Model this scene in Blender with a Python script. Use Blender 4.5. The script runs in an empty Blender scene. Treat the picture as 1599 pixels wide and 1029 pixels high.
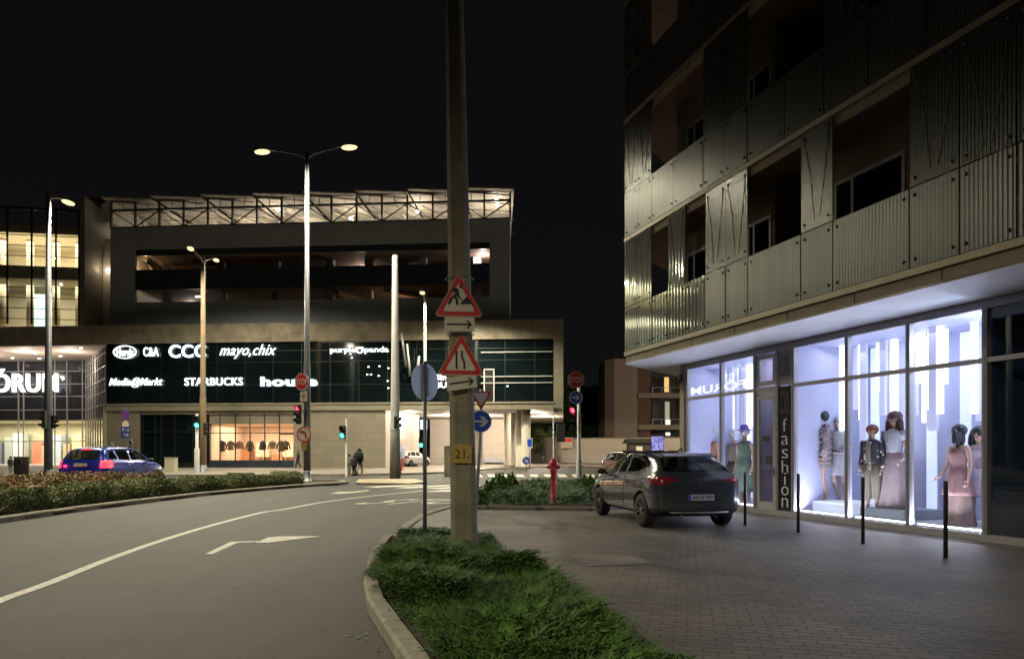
import bpy, bmesh, math, random
import numpy as np
from mathutils import Vector, Matrix
random.seed(7)
rng = np.random.default_rng(11)
S = bpy.context.scene
COL = S.collection
R = math.radians
F = 1100.0          # focal length of the photograph in its own pixels
H = 1.45            # camera height
HOR = 706.0         # horizon row

# ------------------------------------------------------------------ camera
cd = bpy.data.cameras.new('camera')
cam = bpy.data.objects.new('camera', cd); COL.objects.link(cam)
cam.location = (0, 0, H); cam.rotation_euler = (R(90), 0, 0)
cd.sensor_width = 36; cd.lens = 36 * F / 1599; cd.shift_y = (HOR - 514.5) / 1599
cd.clip_start = 0.1; cd.clip_end = 2000
S.camera = cam

# ------------------------------------------------------------------ night sky
W = bpy.data.worlds.new('World'); S.world = W; W.use_nodes = True
nt = W.node_tree; nt.nodes.clear()
out = nt.nodes.new('ShaderNodeOutputWorld'); bg = nt.nodes.new('ShaderNodeBackground')
tc = nt.nodes.new('ShaderNodeTexCoord'); sep = nt.nodes.new('ShaderNodeSeparateXYZ')
ramp = nt.nodes.new('ShaderNodeValToRGB')
nt.links.new(tc.outputs['Generated'], sep.inputs[0]); nt.links.new(sep.outputs[2], ramp.inputs[0])
ramp.color_ramp.elements[0].position = 0.0; ramp.color_ramp.elements[0].color = (.0058, .0054, .0058, 1)
ramp.color_ramp.elements[1].position = 0.6; ramp.color_ramp.elements[1].color = (.0034, .0029, .0036, 1)
nt.links.new(ramp.outputs[0], bg.inputs[0]); bg.inputs[1].default_value = 1.0
nt.links.new(bg.outputs[0], out.inputs[0])
S.view_settings.view_transform = 'Standard'; S.view_settings.look = 'None'
S.view_settings.exposure = 0.0; S.view_settings.gamma = 1.0
S.render.engine = 'CYCLES'
S.cycles.max_bounces = 6; S.cycles.diffuse_bounces = 3; S.cycles.glossy_bounces = 3
S.cycles.transmission_bounces = 4; S.cycles.transparent_max_bounces = 12
S.cycles.caustics_reflective = False; S.cycles.caustics_refractive = False
S.cycles.sample_clamp_indirect = 3.0; S.cycles.use_denoising = True
S.cycles.use_light_tree = True
WARM = (1.0, .90, .66); SODA = (1.0, .80, .48); COOL = (.90, .92, 1.0)

# ------------------------------------------------------------------ pixel -> world
def at(px, py, Y): return Vector(((px-800)*Y/F, Y, H + (HOR-py)*Y/F))
def G(px, py, z=0.0):
    Y = (H-z)*F/(py-HOR); return Vector(((px-800)*Y/F, Y, z))
def pxX(px, Y): return (px-800)*Y/F
def pyZ(py, Y): return H + (HOR-py)*Y/F
class Frame:
    """ a vertical facade plane: u along it, v into it """
    def __init__(s, O, ang):
        s.O = Vector((O[0], O[1], 0)); s.a = ang
        s.d = Vector((math.cos(ang), math.sin(ang), 0)); s.n = Vector((-math.sin(ang), math.cos(ang), 0))
    def u(s, px, v=0.0):
        t = (px-800)/F; P = s.O + v*s.n
        return (t*P.y - P.x)/(s.d.x - t*s.d.y)
    def Y(s, px, v=0.0): return (s.O + s.u(px, v)*s.d + v*s.n).y
    def z(s, py, px, v=0.0): return H + (HOR-py)*s.Y(px, v)/F
    def w(s, u, v, z): return s.O + u*s.d + v*s.n + Vector((0, 0, z))

# ------------------------------------------------------------------ mesh builder
class MB:
    def __init__(s): s.v = []; s.f = []; s.m = []; s.sm = []
    def add(s, vs, fs, m=0, sm=False):
        o = len(s.v); s.v += [tuple(p) for p in vs]
        for f in fs: s.f.append([o+i for i in f]); s.m.append(m); s.sm.append(sm)
        return s
    def box(s, x0, x1, y0, y1, z0, z1, m=0):
        if x0 > x1: x0, x1 = x1, x0
        if y0 > y1: y0, y1 = y1, y0
        if z0 > z1: z0, z1 = z1, z0
        vs = [(x0,y0,z0),(x1,y0,z0),(x1,y1,z0),(x0,y1,z0),(x0,y0,z1),(x1,y0,z1),(x1,y1,z1),(x0,y1,z1)]
        return s.add(vs, [(3,2,1,0),(4,5,6,7),(0,1,5,4),(1,2,6,5),(2,3,7,6),(3,0,4,7)], m)
    def obox(s, M, sx, sy, sz, m=0):
        vs = [M @ Vector((a*sx/2, b*sy/2, c*sz/2)) for c in (-1,1) for a,b in ((-1,-1),(1,-1),(1,1),(-1,1))]
        return s.add(vs, [(3,2,1,0),(4,5,6,7),(0,1,5,4),(1,2,6,5),(2,3,7,6),(3,0,4,7)], m)
    def prism(s, pts, ext, m=0, sm=False):
        pts = [Vector(p) for p in pts]; ext = Vector(ext); n = len(pts)
        vs = pts + [p+ext for p in pts]
        return s.add(vs, [tuple(range(n))[::-1], tuple(range(n, 2*n))] + [(i,(i+1)%n,n+(i+1)%n,n+i) for i in range(n)], m, sm)
    def poly(s, pts, m=0): return s.add(pts, [tuple(range(len(pts)))], m)
    def bar(s, p0, p1, w, h=None, m=0):
        h = h or w; p0 = Vector(p0); p1 = Vector(p1); d = p1-p0; L = d.length
        q = d.to_track_quat('X', 'Z').to_matrix().to_4x4(); q.translation = (p0+p1)/2
        return s.obox(q, L, w, h, m)
    def tube(s, pts, rad, n=10, m=0, cap=True, sm=True):
        pts = [Vector(p) for p in pts]
        if not hasattr(rad, '__len__'): rad = [rad]*len(pts)
        vs = []; up = None
        for i, p in enumerate(pts):
            d = (pts[min(i+1, len(pts)-1)] - pts[max(i-1, 0)]).normalized()
            if up is None: up = Vector((0,0,1)) if abs(d.z) < .9 else Vector((1,0,0))
            a = d.cross(up).normalized(); b = a.cross(d).normalized(); up = b
            for k in range(n):
                t = 2*math.pi*k/n; vs.append(p + rad[i]*(math.cos(t)*a + math.sin(t)*b))
        fs = [(i*n+k, i*n+(k+1)%n, (i+1)*n+(k+1)%n, (i+1)*n+k) for i in range(len(pts)-1) for k in range(n)]
        s.add(vs, fs, m, sm)
        if cap:
            o = len(s.v)-len(vs); L = len(pts)-1
            s.f.append([o+k for k in range(n)]); s.m.append(m); s.sm.append(False)
            s.f.append([o+L*n+k for k in range(n)][::-1]); s.m.append(m); s.sm.append(False)
        return s
    def cyl(s, p0, p1, r0, r1=None, n=16, m=0, sm=True): return s.tube([p0, p1], [r0, r0 if r1 is None else r1], n, m, True, sm)
    def lathe(s, prof, c=(0,0,0), n=16, m=0, axis='z', sm=True, sx=1, sy=1, cap=True):
        vs = []
        for r, z in prof:
            for k in range(n):
                t = 2*math.pi*k/n; a, b = r*math.cos(t)*sx, r*math.sin(t)*sy
                p = (a,b,z) if axis == 'z' else ((a,z,b) if axis == 'y' else (z,a,b))
                vs.append((c[0]+p[0], c[1]+p[1], c[2]+p[2]))
        L = len(prof)
        fs = [(i*n+k, i*n+(k+1)%n, (i+1)*n+(k+1)%n, (i+1)*n+k) for i in range(L-1) for k in range(n)]
        if cap: fs += [tuple(range(n))[::-1], tuple((L-1)*n+k for k in range(n))]
        return s.add(vs, fs, m, sm)
    def ball(s, c, r, n=12, m=0):
        if not hasattr(r, '__len__'): r = (r, r, r)
        k = max(4, n//2)
        prof = [(math.sin(math.pi*i/k), -math.cos(math.pi*i/k)) for i in range(k+1)]
        prof[0] = (.02, -1); prof[-1] = (.02, 1)
        vs = []
        for a, z in prof:
            for j in range(n):
                t = 2*math.pi*j/n; vs.append((c[0]+a*math.cos(t)*r[0], c[1]+a*math.sin(t)*r[1], c[2]+z*r[2]))
        fs = [(i*n+j, i*n+(j+1)%n, (i+1)*n+(j+1)%n, (i+1)*n+j) for i in range(k) for j in range(n)]
        return s.add(vs, fs, m, True)
    def xf(s, M):
        s.v = [tuple(M @ Vector(p)) for p in s.v]; return s
    def mesh(s, name, bevel=0):
        me = bpy.data.meshes.new(name); me.from_pydata(s.v, [], s.f)
        me.polygons.foreach_set('material_index', s.m); me.polygons.foreach_set('use_smooth', s.sm)
        me.update()
        bm = bmesh.new(); bm.from_mesh(me)
        if bevel:
            es = [e for e in bm.edges if e.is_manifold and e.calc_face_angle(0) > .5]
            try: bmesh.ops.bevel(bm, geom=es, offset=bevel, segments=2, affect='EDGES', clamp_overlap=True)
            except Exception: pass
        bmesh.ops.recalc_face_normals(bm, faces=bm.faces)
        bm.to_mesh(me); bm.free()
        return me

def wm(o):
    M = Matrix.Translation(o.location) @ o.rotation_euler.to_matrix().to_4x4() @ Matrix.Diagonal((*o.scale, 1))
    return (wm(o.parent) @ M) if o.parent else M
def link(name, me, mats, parent=None):
    o = bpy.data.objects.new(name, me); COL.objects.link(o)
    if not isinstance(mats, (list, tuple)): mats = [mats]
    for m in mats: me.materials.append(m)
    if parent: o.parent = parent
    return o
def part(name, mb, mats, parent=None, world=False, bevel=0, label=None):
    """ one mesh object; world=True: mb is in world space, brought into the parent's space """
    if world and parent is not None:
        mb.xf(wm(parent).inverted())
    o = link(name, mb.mesh(name, bevel), mats, parent)
    if label: o['label'] = label
    return o
def thing(name, label, cat, loc=(0,0,0), rot=0, group=None):
    o = bpy.data.objects.new(name, None); COL.objects.link(o)
    o.location = loc; o.rotation_euler = (0, 0, rot); o.empty_display_size = .3
    o['label'] = label; o['category'] = cat
    if group: o['group'] = group
    return o
def tag(o, label, cat, group=None):
    o['label'] = label; o['category'] = cat
    if group: o['group'] = group
    return o
def struct(name, mb, mats, kind='structure', bevel=0):
    o = part(name, mb, mats, None, bevel=bevel); o['kind'] = kind; return o
def copy_tree(o, parent=None):
    c = o.copy(); COL.objects.link(c); c.parent = parent
    for ch in [x for x in bpy.data.objects if x.parent == o]: copy_tree(ch, c)
    return c

# ------------------------------------------------------------------ materials
_M = {}
def pmat(name, col, rough=.6, metal=0., var=.18, vs=3., bump=0., bs=60., coat=0., spec=.5, var2=None, emit=None, es=0.):
    if name in _M: return _M[name]
    m = bpy.data.materials.new(name); m.use_nodes = True; t = m.node_tree
    b = t.nodes['Principled BSDF']; b.inputs['Roughness'].default_value = rough
    b.inputs['Metallic'].default_value = metal; b.inputs['Specular IOR Level'].default_value = spec
    b.inputs['Coat Weight'].default_value = coat
    tc = t.nodes.new('ShaderNodeTexCoord'); n = t.nodes.new('ShaderNodeTexNoise')
    n.inputs['Scale'].default_value = vs; n.inputs['Detail'].default_value = 6; n.inputs['Roughness'].default_value = .65
    t.links.new(tc.outputs['Object'], n.inputs['Vector'])
    rp = t.nodes.new('ShaderNodeValToRGB'); t.links.new(n.outputs['Fac'], rp.inputs[0])
    lo = [c*(1-var) for c in col]; hi = [min(1, c*(1+var)) for c in (var2 or col)]
    rp.color_ramp.elements[0].position = .3; rp.color_ramp.elements[0].color = (*lo, 1)
    rp.color_ramp.elements[1].position = .7; rp.color_ramp.elements[1].color = (*hi, 1)
    t.links.new(rp.outputs[0], b.inputs['Base Color'])
    if bump:
        n2 = t.nodes.new('ShaderNodeTexNoise'); n2.inputs['Scale'].default_value = bs; n2.inputs['Detail'].default_value = 4
        t.links.new(tc.outputs['Object'], n2.inputs['Vector'])
        bp = t.nodes.new('ShaderNodeBump'); bp.inputs['Strength'].default_value = bump; bp.inputs['Distance'].default_value = .02
        t.links.new(n2.outputs['Fac'], bp.inputs['Height']); t.links.new(bp.outputs[0], b.inputs['Normal'])
    if emit:
        b.inputs['Emission Color'].default_value = (*emit, 1); b.inputs['Emission Strength'].default_value = es
    _M[name] = m; return m
def emat(name, col, st, rough=.4):
    if name in _M: return _M[name]
    m = bpy.data.materials.new(name); m.use_nodes = True; b = m.node_tree.nodes['Principled BSDF']
    b.inputs['Base Color'].default_value = (*[c*.6 for c in col], 1); b.inputs['Roughness'].default_value = rough
    b.inputs['Emission Color'].default_value = (*col, 1); b.inputs['Emission Strength'].default_value = st
    _M[name] = m; return m
def glassmat(name, tint=(1,1,1), rough=.0, dark=0., ior=1.5):
    """ thin pane: clear straight-through part + fresnel mirror; dark = share of an opaque dark layer """
    if name in _M: return _M[name]
    m = bpy.data.materials.new(name); m.use_nodes = True; t = m.node_tree; t.nodes.clear()
    o = t.nodes.new('ShaderNodeOutputMaterial'); tr = t.nodes.new('ShaderNodeBsdfTransparent'); tr.inputs[0].default_value = (*tint, 1)
    gl = t.nodes.new('ShaderNodeBsdfGlossy'); gl.inputs['Roughness'].default_value = rough; gl.inputs[0].default_value = (1,1,1,1)
    lw = t.nodes.new('ShaderNodeLayerWeight'); lw.inputs[0].default_value = .5
    pw = t.nodes.new('ShaderNodeMath'); pw.operation = 'POWER'; pw.inputs[1].default_value = 5; t.links.new(lw.outputs['Facing'], pw.inputs[0])
    f0 = ((ior-1)/(ior+1))**2; fr = t.nodes.new('ShaderNodeMath'); fr.operation = 'MULTIPLY_ADD'; fr.inputs[1].default_value = 1-f0; fr.inputs[2].default_value = f0
    t.links.new(pw.outputs[0], fr.inputs[0])
    nz = t.nodes.new('ShaderNodeTexNoise'); nz.inputs['Scale'].default_value = .5
    tc = t.nodes.new('ShaderNodeTexCoord'); t.links.new(tc.outputs['Object'], nz.inputs['Vector'])
    bp = t.nodes.new('ShaderNodeBump'); bp.inputs['Strength'].default_value = .05; bp.inputs['Distance'].default_value = .05
    t.links.new(nz.outputs['Fac'], bp.inputs['Height']); t.links.new(bp.outputs[0], gl.inputs['Normal'])
    mx = t.nodes.new('ShaderNodeMixShader'); t.links.new(fr.outputs[0], mx.inputs[0])
    src = tr.outputs[0]
    if dark:
        df = t.nodes.new('ShaderNodeBsdfDiffuse'); df.inputs[0].default_value = (.01,.014,.015,1)
        m2 = t.nodes.new('ShaderNodeMixShader'); m2.inputs[0].default_value = dark
        t.links.new(tr.outputs[0], m2.inputs[1]); t.links.new(df.outputs[0], m2.inputs[2]); src = m2.outputs[0]
    t.links.new(src, mx.inputs[1]); t.links.new(gl.outputs[0], mx.inputs[2]); t.links.new(mx.outputs[0], o.inputs[0])
    _M[name] = m; return m

def brickmat(name, c1, c2, mort, bw, bh, mw=.012, rough=.75, bump=.4, rot=0., offs=.5, axes='XY', var=.5):
    if name in _M: return _M[name]
    m = bpy.data.materials.new(name); m.use_nodes = True; t = m.node_tree; b = t.nodes['Principled BSDF']
    b.inputs['Roughness'].default_value = rough
    tc = t.nodes.new('ShaderNodeTexCoord'); mp = t.nodes.new('ShaderNodeMapping')
    if axes == 'XZ': mp.inputs['Rotation'].default_value = (R(90), 0, 0)
    else: mp.inputs['Rotation'].default_value = (0, 0, rot)
    t.links.new(tc.outputs['Object'], mp.inputs[0])
    br = t.nodes.new('ShaderNodeTexBrick'); br.inputs['Scale'].default_value = 1; br.offset = offs
    br.inputs['Brick Width'].default_value = bw; br.inputs['Row Height'].default_value = bh; br.inputs['Mortar Size'].default_value = mw
    br.inputs['Color1'].default_value = (*c1, 1); br.inputs['Color2'].default_value = (*c2, 1); br.inputs['Mortar'].default_value = (*mort, 1)
    t.links.new(mp.outputs[0], br.inputs['Vector'])
    n = t.nodes.new('ShaderNodeTexNoise'); n.inputs['Scale'].default_value = .7; n.inputs['Detail'].default_value = 8
    t.links.new(tc.outputs['Object'], n.inputs['Vector'])
    rp = t.nodes.new('ShaderNodeValToRGB'); t.links.new(n.outputs['Fac'], rp.inputs[0])
    rp.color_ramp.elements[0].position = .3; rp.color_ramp.elements[0].color = (1-var, 1-var, 1-var, 1)
    rp.color_ramp.elements[1].position = .7; rp.color_ramp.elements[1].color = (1, 1, 1, 1)
    mx = t.nodes.new('ShaderNodeMixRGB'); mx.blend_type = 'MULTIPLY'; mx.inputs[0].default_value = .8
    t.links.new(br.outputs['Color'], mx.inputs[1]); t.links.new(rp.outputs[0], mx.inputs[2]); t.links.new(mx.outputs[0], b.inputs['Base Color'])
    bp = t.nodes.new('ShaderNodeBump'); bp.inputs['Strength'].default_value = bump; bp.inputs['Distance'].default_value = .012
    inv = t.nodes.new('ShaderNodeMath'); inv.operation = 'SUBTRACT'; inv.inputs[0].default_value = 1
    t.links.new(br.outputs['Fac'], inv.inputs[1])
    n3 = t.nodes.new('ShaderNodeTexNoise'); n3.inputs['Scale'].default_value = 14
    t.links.new(tc.outputs['Object'], n3.inputs['Vector'])
    ad = t.nodes.new('ShaderNodeMath'); ad.operation = 'ADD'; t.links.new(inv.outputs[0], ad.inputs[0]); t.links.new(n3.outputs['Fac'], ad.inputs[1])
    t.links.new(ad.outputs[0], bp.inputs['Height']); t.links.new(bp.outputs[0], b.inputs['Normal'])
    _M[name] = m; return m

# ------------------------------------------------------------------ lettering
def text_mesh(s, w=None, h=1.0, ext=.0, bold=0., shear=0., space=1.0):
    """ vertices, faces of the word in the XZ plane facing -Y, centred, fitted to w x h """
    c = bpy.data.curves.new('txt', 'FONT'); c.body = s; c.extrude = .02 if ext else 0.; c.offset = bold; c.shear = shear
    c.space_character = space; c.resolution_u = 4
    o = bpy.data.objects.new('txt', c); COL.objects.link(o)
    bpy.context.view_layer.update()
    me = bpy.data.meshes.new_from_object(o.evaluated_get(bpy.context.evaluated_depsgraph_get()))
    V = np.array([v.co[:] for v in me.vertices]); fs = [tuple(p.vertices) for p in me.polygons]
    bpy.data.objects.remove(o); bpy.data.curves.remove(c); bpy.data.meshes.remove(me)
    lo, hi = V.min(0), V.max(0); V -= (lo+hi)/2; sz = hi-lo
    k = h/sz[1]; kx = (w/sz[0]) if w else k
    return [(v[0]*kx, -(v[2]/.02)*ext/2, v[1]*k) for v in V], fs
def add_text(mb, s, M=None, m=0, **k):
    vs, fs = text_mesh(s, **k)
    mb.add([M @ Vector(v) for v in vs] if M is not None else vs, fs, m)
def face_M(p, yaw=0., roll=0.):     # an upright plate at p whose front looks along -Y turned by yaw
    return Matrix.Translation(p) @ Matrix.Rotation(yaw, 4, 'Z') @ Matrix.Rotation(roll, 4, 'Y')

def lamp(kind, name, loc, energy, col=WARM, size=.1, rot=None, spot=150, parent=None, sx=None, sy=None):
    l = bpy.data.lights.new(name, kind); l.energy = energy; l.color = col
    if kind == 'POINT': l.shadow_soft_size = size
    if kind == 'SPOT': l.shadow_soft_size = size; l.spot_size = R(spot); l.spot_blend = .5
    if kind == 'AREA': l.shape = 'RECTANGLE'; l.size = sx or size; l.size_y = sy or size
    o = bpy.data.objects.new(name, l); COL.objects.link(o); o.location = loc
    if rot: o.rotation_euler = rot
    if parent: o.parent = parent
    return o
# ================================================================== ground, kerbs, markings
ASPH = pmat('asphalt', (.028,.0275,.0225), rough=.70, var=.22, vs=.55, bump=.35, bs=90)
def _asph_detail():
    t = ASPH.node_tree; b = t.nodes['Principled BSDF']; lk = b.inputs['Base Color'].links[0].from_socket
    n = t.nodes.new('ShaderNodeTexNoise'); n.inputs['Scale'].default_value = 55; n.inputs['Detail'].default_value = 5; n.inputs['Roughness'].default_value = .75
    tc = t.nodes.new('ShaderNodeTexCoord'); t.links.new(tc.outputs['Object'], n.inputs['Vector'])
    r = t.nodes.new('ShaderNodeValToRGB'); r.color_ramp.elements[0].position = .40; r.color_ramp.elements[0].color = (.45,.45,.45,1)
    r.color_ramp.elements[1].position = .60; r.color_ramp.elements[1].color = (1.6,1.6,1.55,1)
    t.links.new(n.outputs['Fac'], r.inputs[0])
    v = t.nodes.new('ShaderNodeTexVoronoi'); v.inputs['Scale'].default_value = .9; v.feature = 'DISTANCE_TO_EDGE'   # tar seams and cracks
    w = t.nodes.new('ShaderNodeTexNoise'); w.inputs['Scale'].default_value = 1.6; w.inputs['Detail'].default_value = 5
    ad = t.nodes.new('ShaderNodeVectorMath'); ad.operation = 'MULTIPLY_ADD'; t.links.new(w.outputs['Color'], ad.inputs[0]); ad.inputs[1].default_value = (1.4,1.4,0)
    t.links.new(tc.outputs['Object'], ad.inputs[2]); t.links.new(ad.outputs[0], v.inputs['Vector'])
    # tyre lanes and stains, stretched along the street
    mp = t.nodes.new('ShaderNodeMapping'); mp.inputs['Scale'].default_value = (.9,.12,1); mp.inputs['Rotation'].default_value = (0,0,R(8))
    t.links.new(tc.outputs['Object'], mp.inputs[0]); s2 = t.nodes.new('ShaderNodeTexNoise'); s2.inputs['Scale'].default_value = 1.2; s2.inputs['Detail'].default_value = 5
    t.links.new(mp.outputs[0], s2.inputs['Vector']); r2 = t.nodes.new('ShaderNodeValToRGB')
    r2.color_ramp.elements[0].position = .35; r2.color_ramp.elements[0].color = (.66,.66,.66,1); r2.color_ramp.elements[1].position = .65; r2.color_ramp.elements[1].color = (1.22,1.22,1.2,1)
    t.links.new(s2.outputs['Fac'], r2.inputs[0])
    m1 = t.nodes.new('ShaderNodeMixRGB'); m1.blend_type = 'MULTIPLY'; m1.inputs[0].default_value = 1; t.links.new(lk, m1.inputs[1]); t.links.new(r.outputs[0], m1.inputs[2])
    m2 = t.nodes.new('ShaderNodeMixRGB'); m2.blend_type = 'MULTIPLY'; m2.inputs[0].default_value = 1; t.links.new(m1.outputs[0], m2.inputs[1]); t.links.new(r2.outputs[0], m2.inputs[2])
    msk = t.nodes.new('ShaderNodeTexNoise'); msk.inputs['Scale'].default_value = .16; t.links.new(tc.outputs['Object'], msk.inputs['Vector'])
    mr = t.nodes.new('ShaderNodeMapRange'); mr.inputs[1].default_value = .43; mr.inputs[2].default_value = .50; t.links.new(msk.outputs['Fac'], mr.inputs[0])
    cr = t.nodes.new('ShaderNodeMapRange'); cr.inputs[1].default_value = .0; cr.inputs[2].default_value = .009; cr.inputs[3].default_value = 1.; cr.inputs[4].default_value = 0.; v.inputs['Scale'].default_value = .45
    t.links.new(v.outputs['Distance'], cr.inputs[0]); cm = t.nodes.new('ShaderNodeMath'); cm.operation = 'MULTIPLY'; t.links.new(cr.outputs[0], cm.inputs[0]); t.links.new(mr.outputs[0], cm.inputs[1])
    cm2 = t.nodes.new('ShaderNodeMath'); cm2.operation = 'MULTIPLY'; cm2.inputs[1].default_value = .9; t.links.new(cm.outputs[0], cm2.inputs[0])
    sp = t.nodes.new('ShaderNodeTexNoise'); sp.inputs['Scale'].default_value = 2.3; sp.inputs['Detail'].default_value = 3; t.links.new(tc.outputs['Object'], sp.inputs['Vector'])
    sr = t.nodes.new('ShaderNodeMapRange'); sr.inputs[1].default_value = .60; sr.inputs[2].default_value = .70; sr.inputs[4].default_value = .55; t.links.new(sp.outputs['Fac'], sr.inputs[0])
    mxx = t.nodes.new('ShaderNodeMath'); mxx.operation = 'MAXIMUM'; t.links.new(cm2.outputs[0], mxx.inputs[0]); t.links.new(sr.outputs[0], mxx.inputs[1])
    m3 = t.nodes.new('ShaderNodeMixRGB'); m3.inputs[2].default_value = (.007,.0065,.006,1); t.links.new(mxx.outputs[0], m3.inputs[0]); t.links.new(m2.outputs[0], m3.inputs[1])
    t.links.new(m3.outputs[0], b.inputs['Base Color'])
_asph_detail()
PAVE = brickmat('paving_blocks', (.20,.185,.158), (.135,.128,.112), (.075,.070,.060), .21, .105, mw=.009, rough=.62, bump=.9, rot=R(14), var=.62)
SLAB = brickmat('forecourt_slabs', (.30,.27,.22), (.24,.215,.18), (.13,.12,.10), .8, .8, mw=.02, rough=.7, bump=.3, offs=.0)
KERB = pmat('kerb_stone', (.28,.26,.205), rough=.85, var=.3, vs=5, bump=.6, bs=50)
SOIL = pmat('soil', (.045,.032,.022), rough=.95, var=.5, vs=12, bump=.9, bs=30)
PAINT = pmat('road_paint', (.62,.60,.53), rough=.6, var=.42, vs=14, bump=.2, bs=80)
CONC = pmat('concrete_patch', (.165,.157,.135), rough=.85, var=.2, vs=3, bump=.4, bs=40)

def grid_sheet(x0, x1, y0, y1, z): return MB().poly([(x0,y0,z),(x1,y0,z),(x1,y1,z),(x0,y1,z)])
struct('ground', grid_sheet(-700, 700, -200, 900, 0), ASPH)

def flat(name, pts, z, m, base=-.02):
    mb = MB().prism([(p[0], p[1], base) for p in pts], (0,0,z-base)); return struct(name, mb, m)
def GP(l, z=0.0): return [G(x, y, z)[:2] for x, y in l]

bed1_out = [G(*p) for p in [(600,846),(583,865),(573,893),(568,920),(572,950),(589,985),(630,1029)]] + [Vector((-.62,4.2,0)), Vector((-.3,3.2,0)), Vector((.35,2.0,0))]
plaza = GP([(600,846),(612,833),(652,806),(702,791),(745,788),(935,789),(1010,783)]) + [(6.2,24.5),(20,29),(24,-6),(2.2,-6),(.9,2.0),(1.2,4.6),(.3,7.2)]
flat('paved_plaza', plaza, .02, PAVE)
bed1 = [(p.x+.1, p.y+.02) for p in bed1_out] + [(1.15,2.0),(1.10,4.6),(.78,6.4),(.45,8.2),(-.2,9.6),(-.45,11.2),(-1.0,12.35),(-1.7,12.5)]
flat('planting_bed', bed1, .075, SOIL)

def kerb(name, path, w=.16, h=.13, seg=.95, m=KERB, side=1, rise=.0):
    """ separate kerb stones laid end to end along the path, each with a rounded arris """
    mb = MB(); P = [Vector((p[0], p[1], 0)) for p in path]
    L = [0]
    for a, b in zip(P, P[1:]): L.append(L[-1]+(b-a).length)
    def pt(s):
        for i in range(len(P)-1):
            if s <= L[i+1] or i == len(P)-2:
                t = (s-L[i])/max(1e-6, L[i+1]-L[i]); return P[i].lerp(P[i+1], t), (P[i+1]-P[i]).normalized()
    s = 0
    while s < L[-1]-.05:
        e = min(L[-1], s+seg-.014)
        a, d1 = pt(s); b, d2 = pt(e); d = (b-a).normalized(); n = Vector((-d.y, d.x, 0))*side
        hh = h+random.uniform(-.006,.006); c = .025
        sec = [(0,-.05),(w,-.05),(w,hh),(c,hh),(0,hh-c)]
        vs = [q + n*x + Vector((0,0,z+rise)) for q in (a, b) for x, z in sec]; k = 5
        mb.add(vs, [(0,1,2,3,4)[::-1], (5,6,7,8,9)] + [(i,(i+1)%k,k+(i+1)%k,k+i) for i in range(k)])
        s += seg
    return struct(name, mb, m)
kerb('kerb', [(p.x, p.y) for p in bed1_out][::-1], w=.14, h=.13, side=-1, rise=0)
kerb('kerb', GP([(600,846),(612,833),(652,806),(702,791),(716,789)]), w=.2, h=.045, side=-1)

bed2 = GP([(744,796),(936,798),(985,792),(985,760),(960,754),(900,752),(840,753),(775,756),(745,765),(722,776),(715,786),(725,793)])
flat('planting_bed', bed2, .06, SOIL)
kerb('kerb', bed2+bed2[:1], w=.13, h=.11, side=-1)

hedgeline = [(-160,856),(-60,831),(0,817),(130,798),(240,784),(325,773.5),(423,764.5),(488,759.5),(528,757.5)]
hl = GP(hedgeline)
bed3 = hl + GP([(545,755),(530,753),(470,751)]) + [(-14,31.5),(-21,26),(-24,14),(-18,9)]
flat('planting_bed', bed3, .07, SOIL)
kerb('kerb', hl+GP([(545,755.5),(530,753.2),(470,751)]), w=.17, h=.13, side=1)

# forecourt of the shopping centre and the lane through the passage
fc = GP([(-500,746),(540,742.5),(640,741),(700,738.5),(770,733),(826,729.5)]) + [(12,76),(12,120),(-120,120)]
flat('forecourt', fc, .10, SLAB)
flat('traffic_island', GP([(556,756.5),(640,757.5),(668,755),(650,750.5),(590,749.8),(560,751)]), .09, pmat('island_stone', (.36,.30,.19), var=.3, vs=3, bump=.5))
far_pave = [(12,64),(16,76),(60,80),(60,110),(0,110),(3,80)]
flat('pavement', far_pave, .06, SLAB)
flat('pavement', [(5.0,26),(8,38),(16,60),(40,60),(40,20),(20,27),(6.2,24.6)], .05, PAVE)

mb = MB()
def mark(pts, z=.006): mb.poly([tuple(G(x,y)[:2])+(z,) for x, y in pts])
# the long centre line
cl = [(-40,957.5),(0,938),(81,909),(163,876),(244,847),(325,822),(406,801),(440,796),(500,784.8),(540,779.3),(580,774.4),(640,768.5),(664,765.8)]
cp = [G(*p) for p in cl]
sm = []
for i in range(len(cp)-1):
    p0, p1, p2, p3 = cp[max(i-1,0)], cp[i], cp[i+1], cp[min(i+2,len(cp)-1)]
    for k in range(6):
        t = k/6; sm.append(.5*((2*p1)+(p2-p0)*t+(2*p0-5*p1+4*p2-p3)*t*t+(3*p1-p0-3*p2+p3)*t**3))
L_, R_ = [], []
for i, p in enumerate(sm):
    d = (sm[min(i+1,len(sm)-1)]-sm[max(i-1,0)]).normalized(); n = Vector((-d.y,d.x,0))*.07
    L_.append(p+n); R_.append(p-n)
o = len(mb.v); mb.add([(p.x,p.y,.006) for p in L_+R_], [(i,i+1,len(sm)+i+1,len(sm)+i) for i in range(len(sm)-1)])
struct('road_marking', mb, PAINT)
mb = MB()   # bent lane arrow
c = lambda x, y: (x/3.075, 720+y/3.075)
mark([c(985,447),c(1022,447),c(1140,393),c(1108,388)]); mark([c(1108,388),c(1140,393),c(1245,388),c(1240,383)]); mark([c(1230,393),c(1245,386),c(1290,366),c(1380,361),c(1548,361),c(1400,379),c(1290,393)], .0075)
struct('road_marking', mb, PAINT)
mb = MB()   # small arrow of the far lane
c = lambda x, y: (440+x/5, 660+y/5)
mark([c(375,555),c(440,541),c(560,538),c(675,526),c(690,530),c(560,547),c(480,552)])
struct('road_marking', mb, PAINT)
mb = MB()   # word on the lane: STOP
o0, u_, v_ = G(535,787.2), (G(712,787.5)-G(535,787.2)), None
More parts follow.
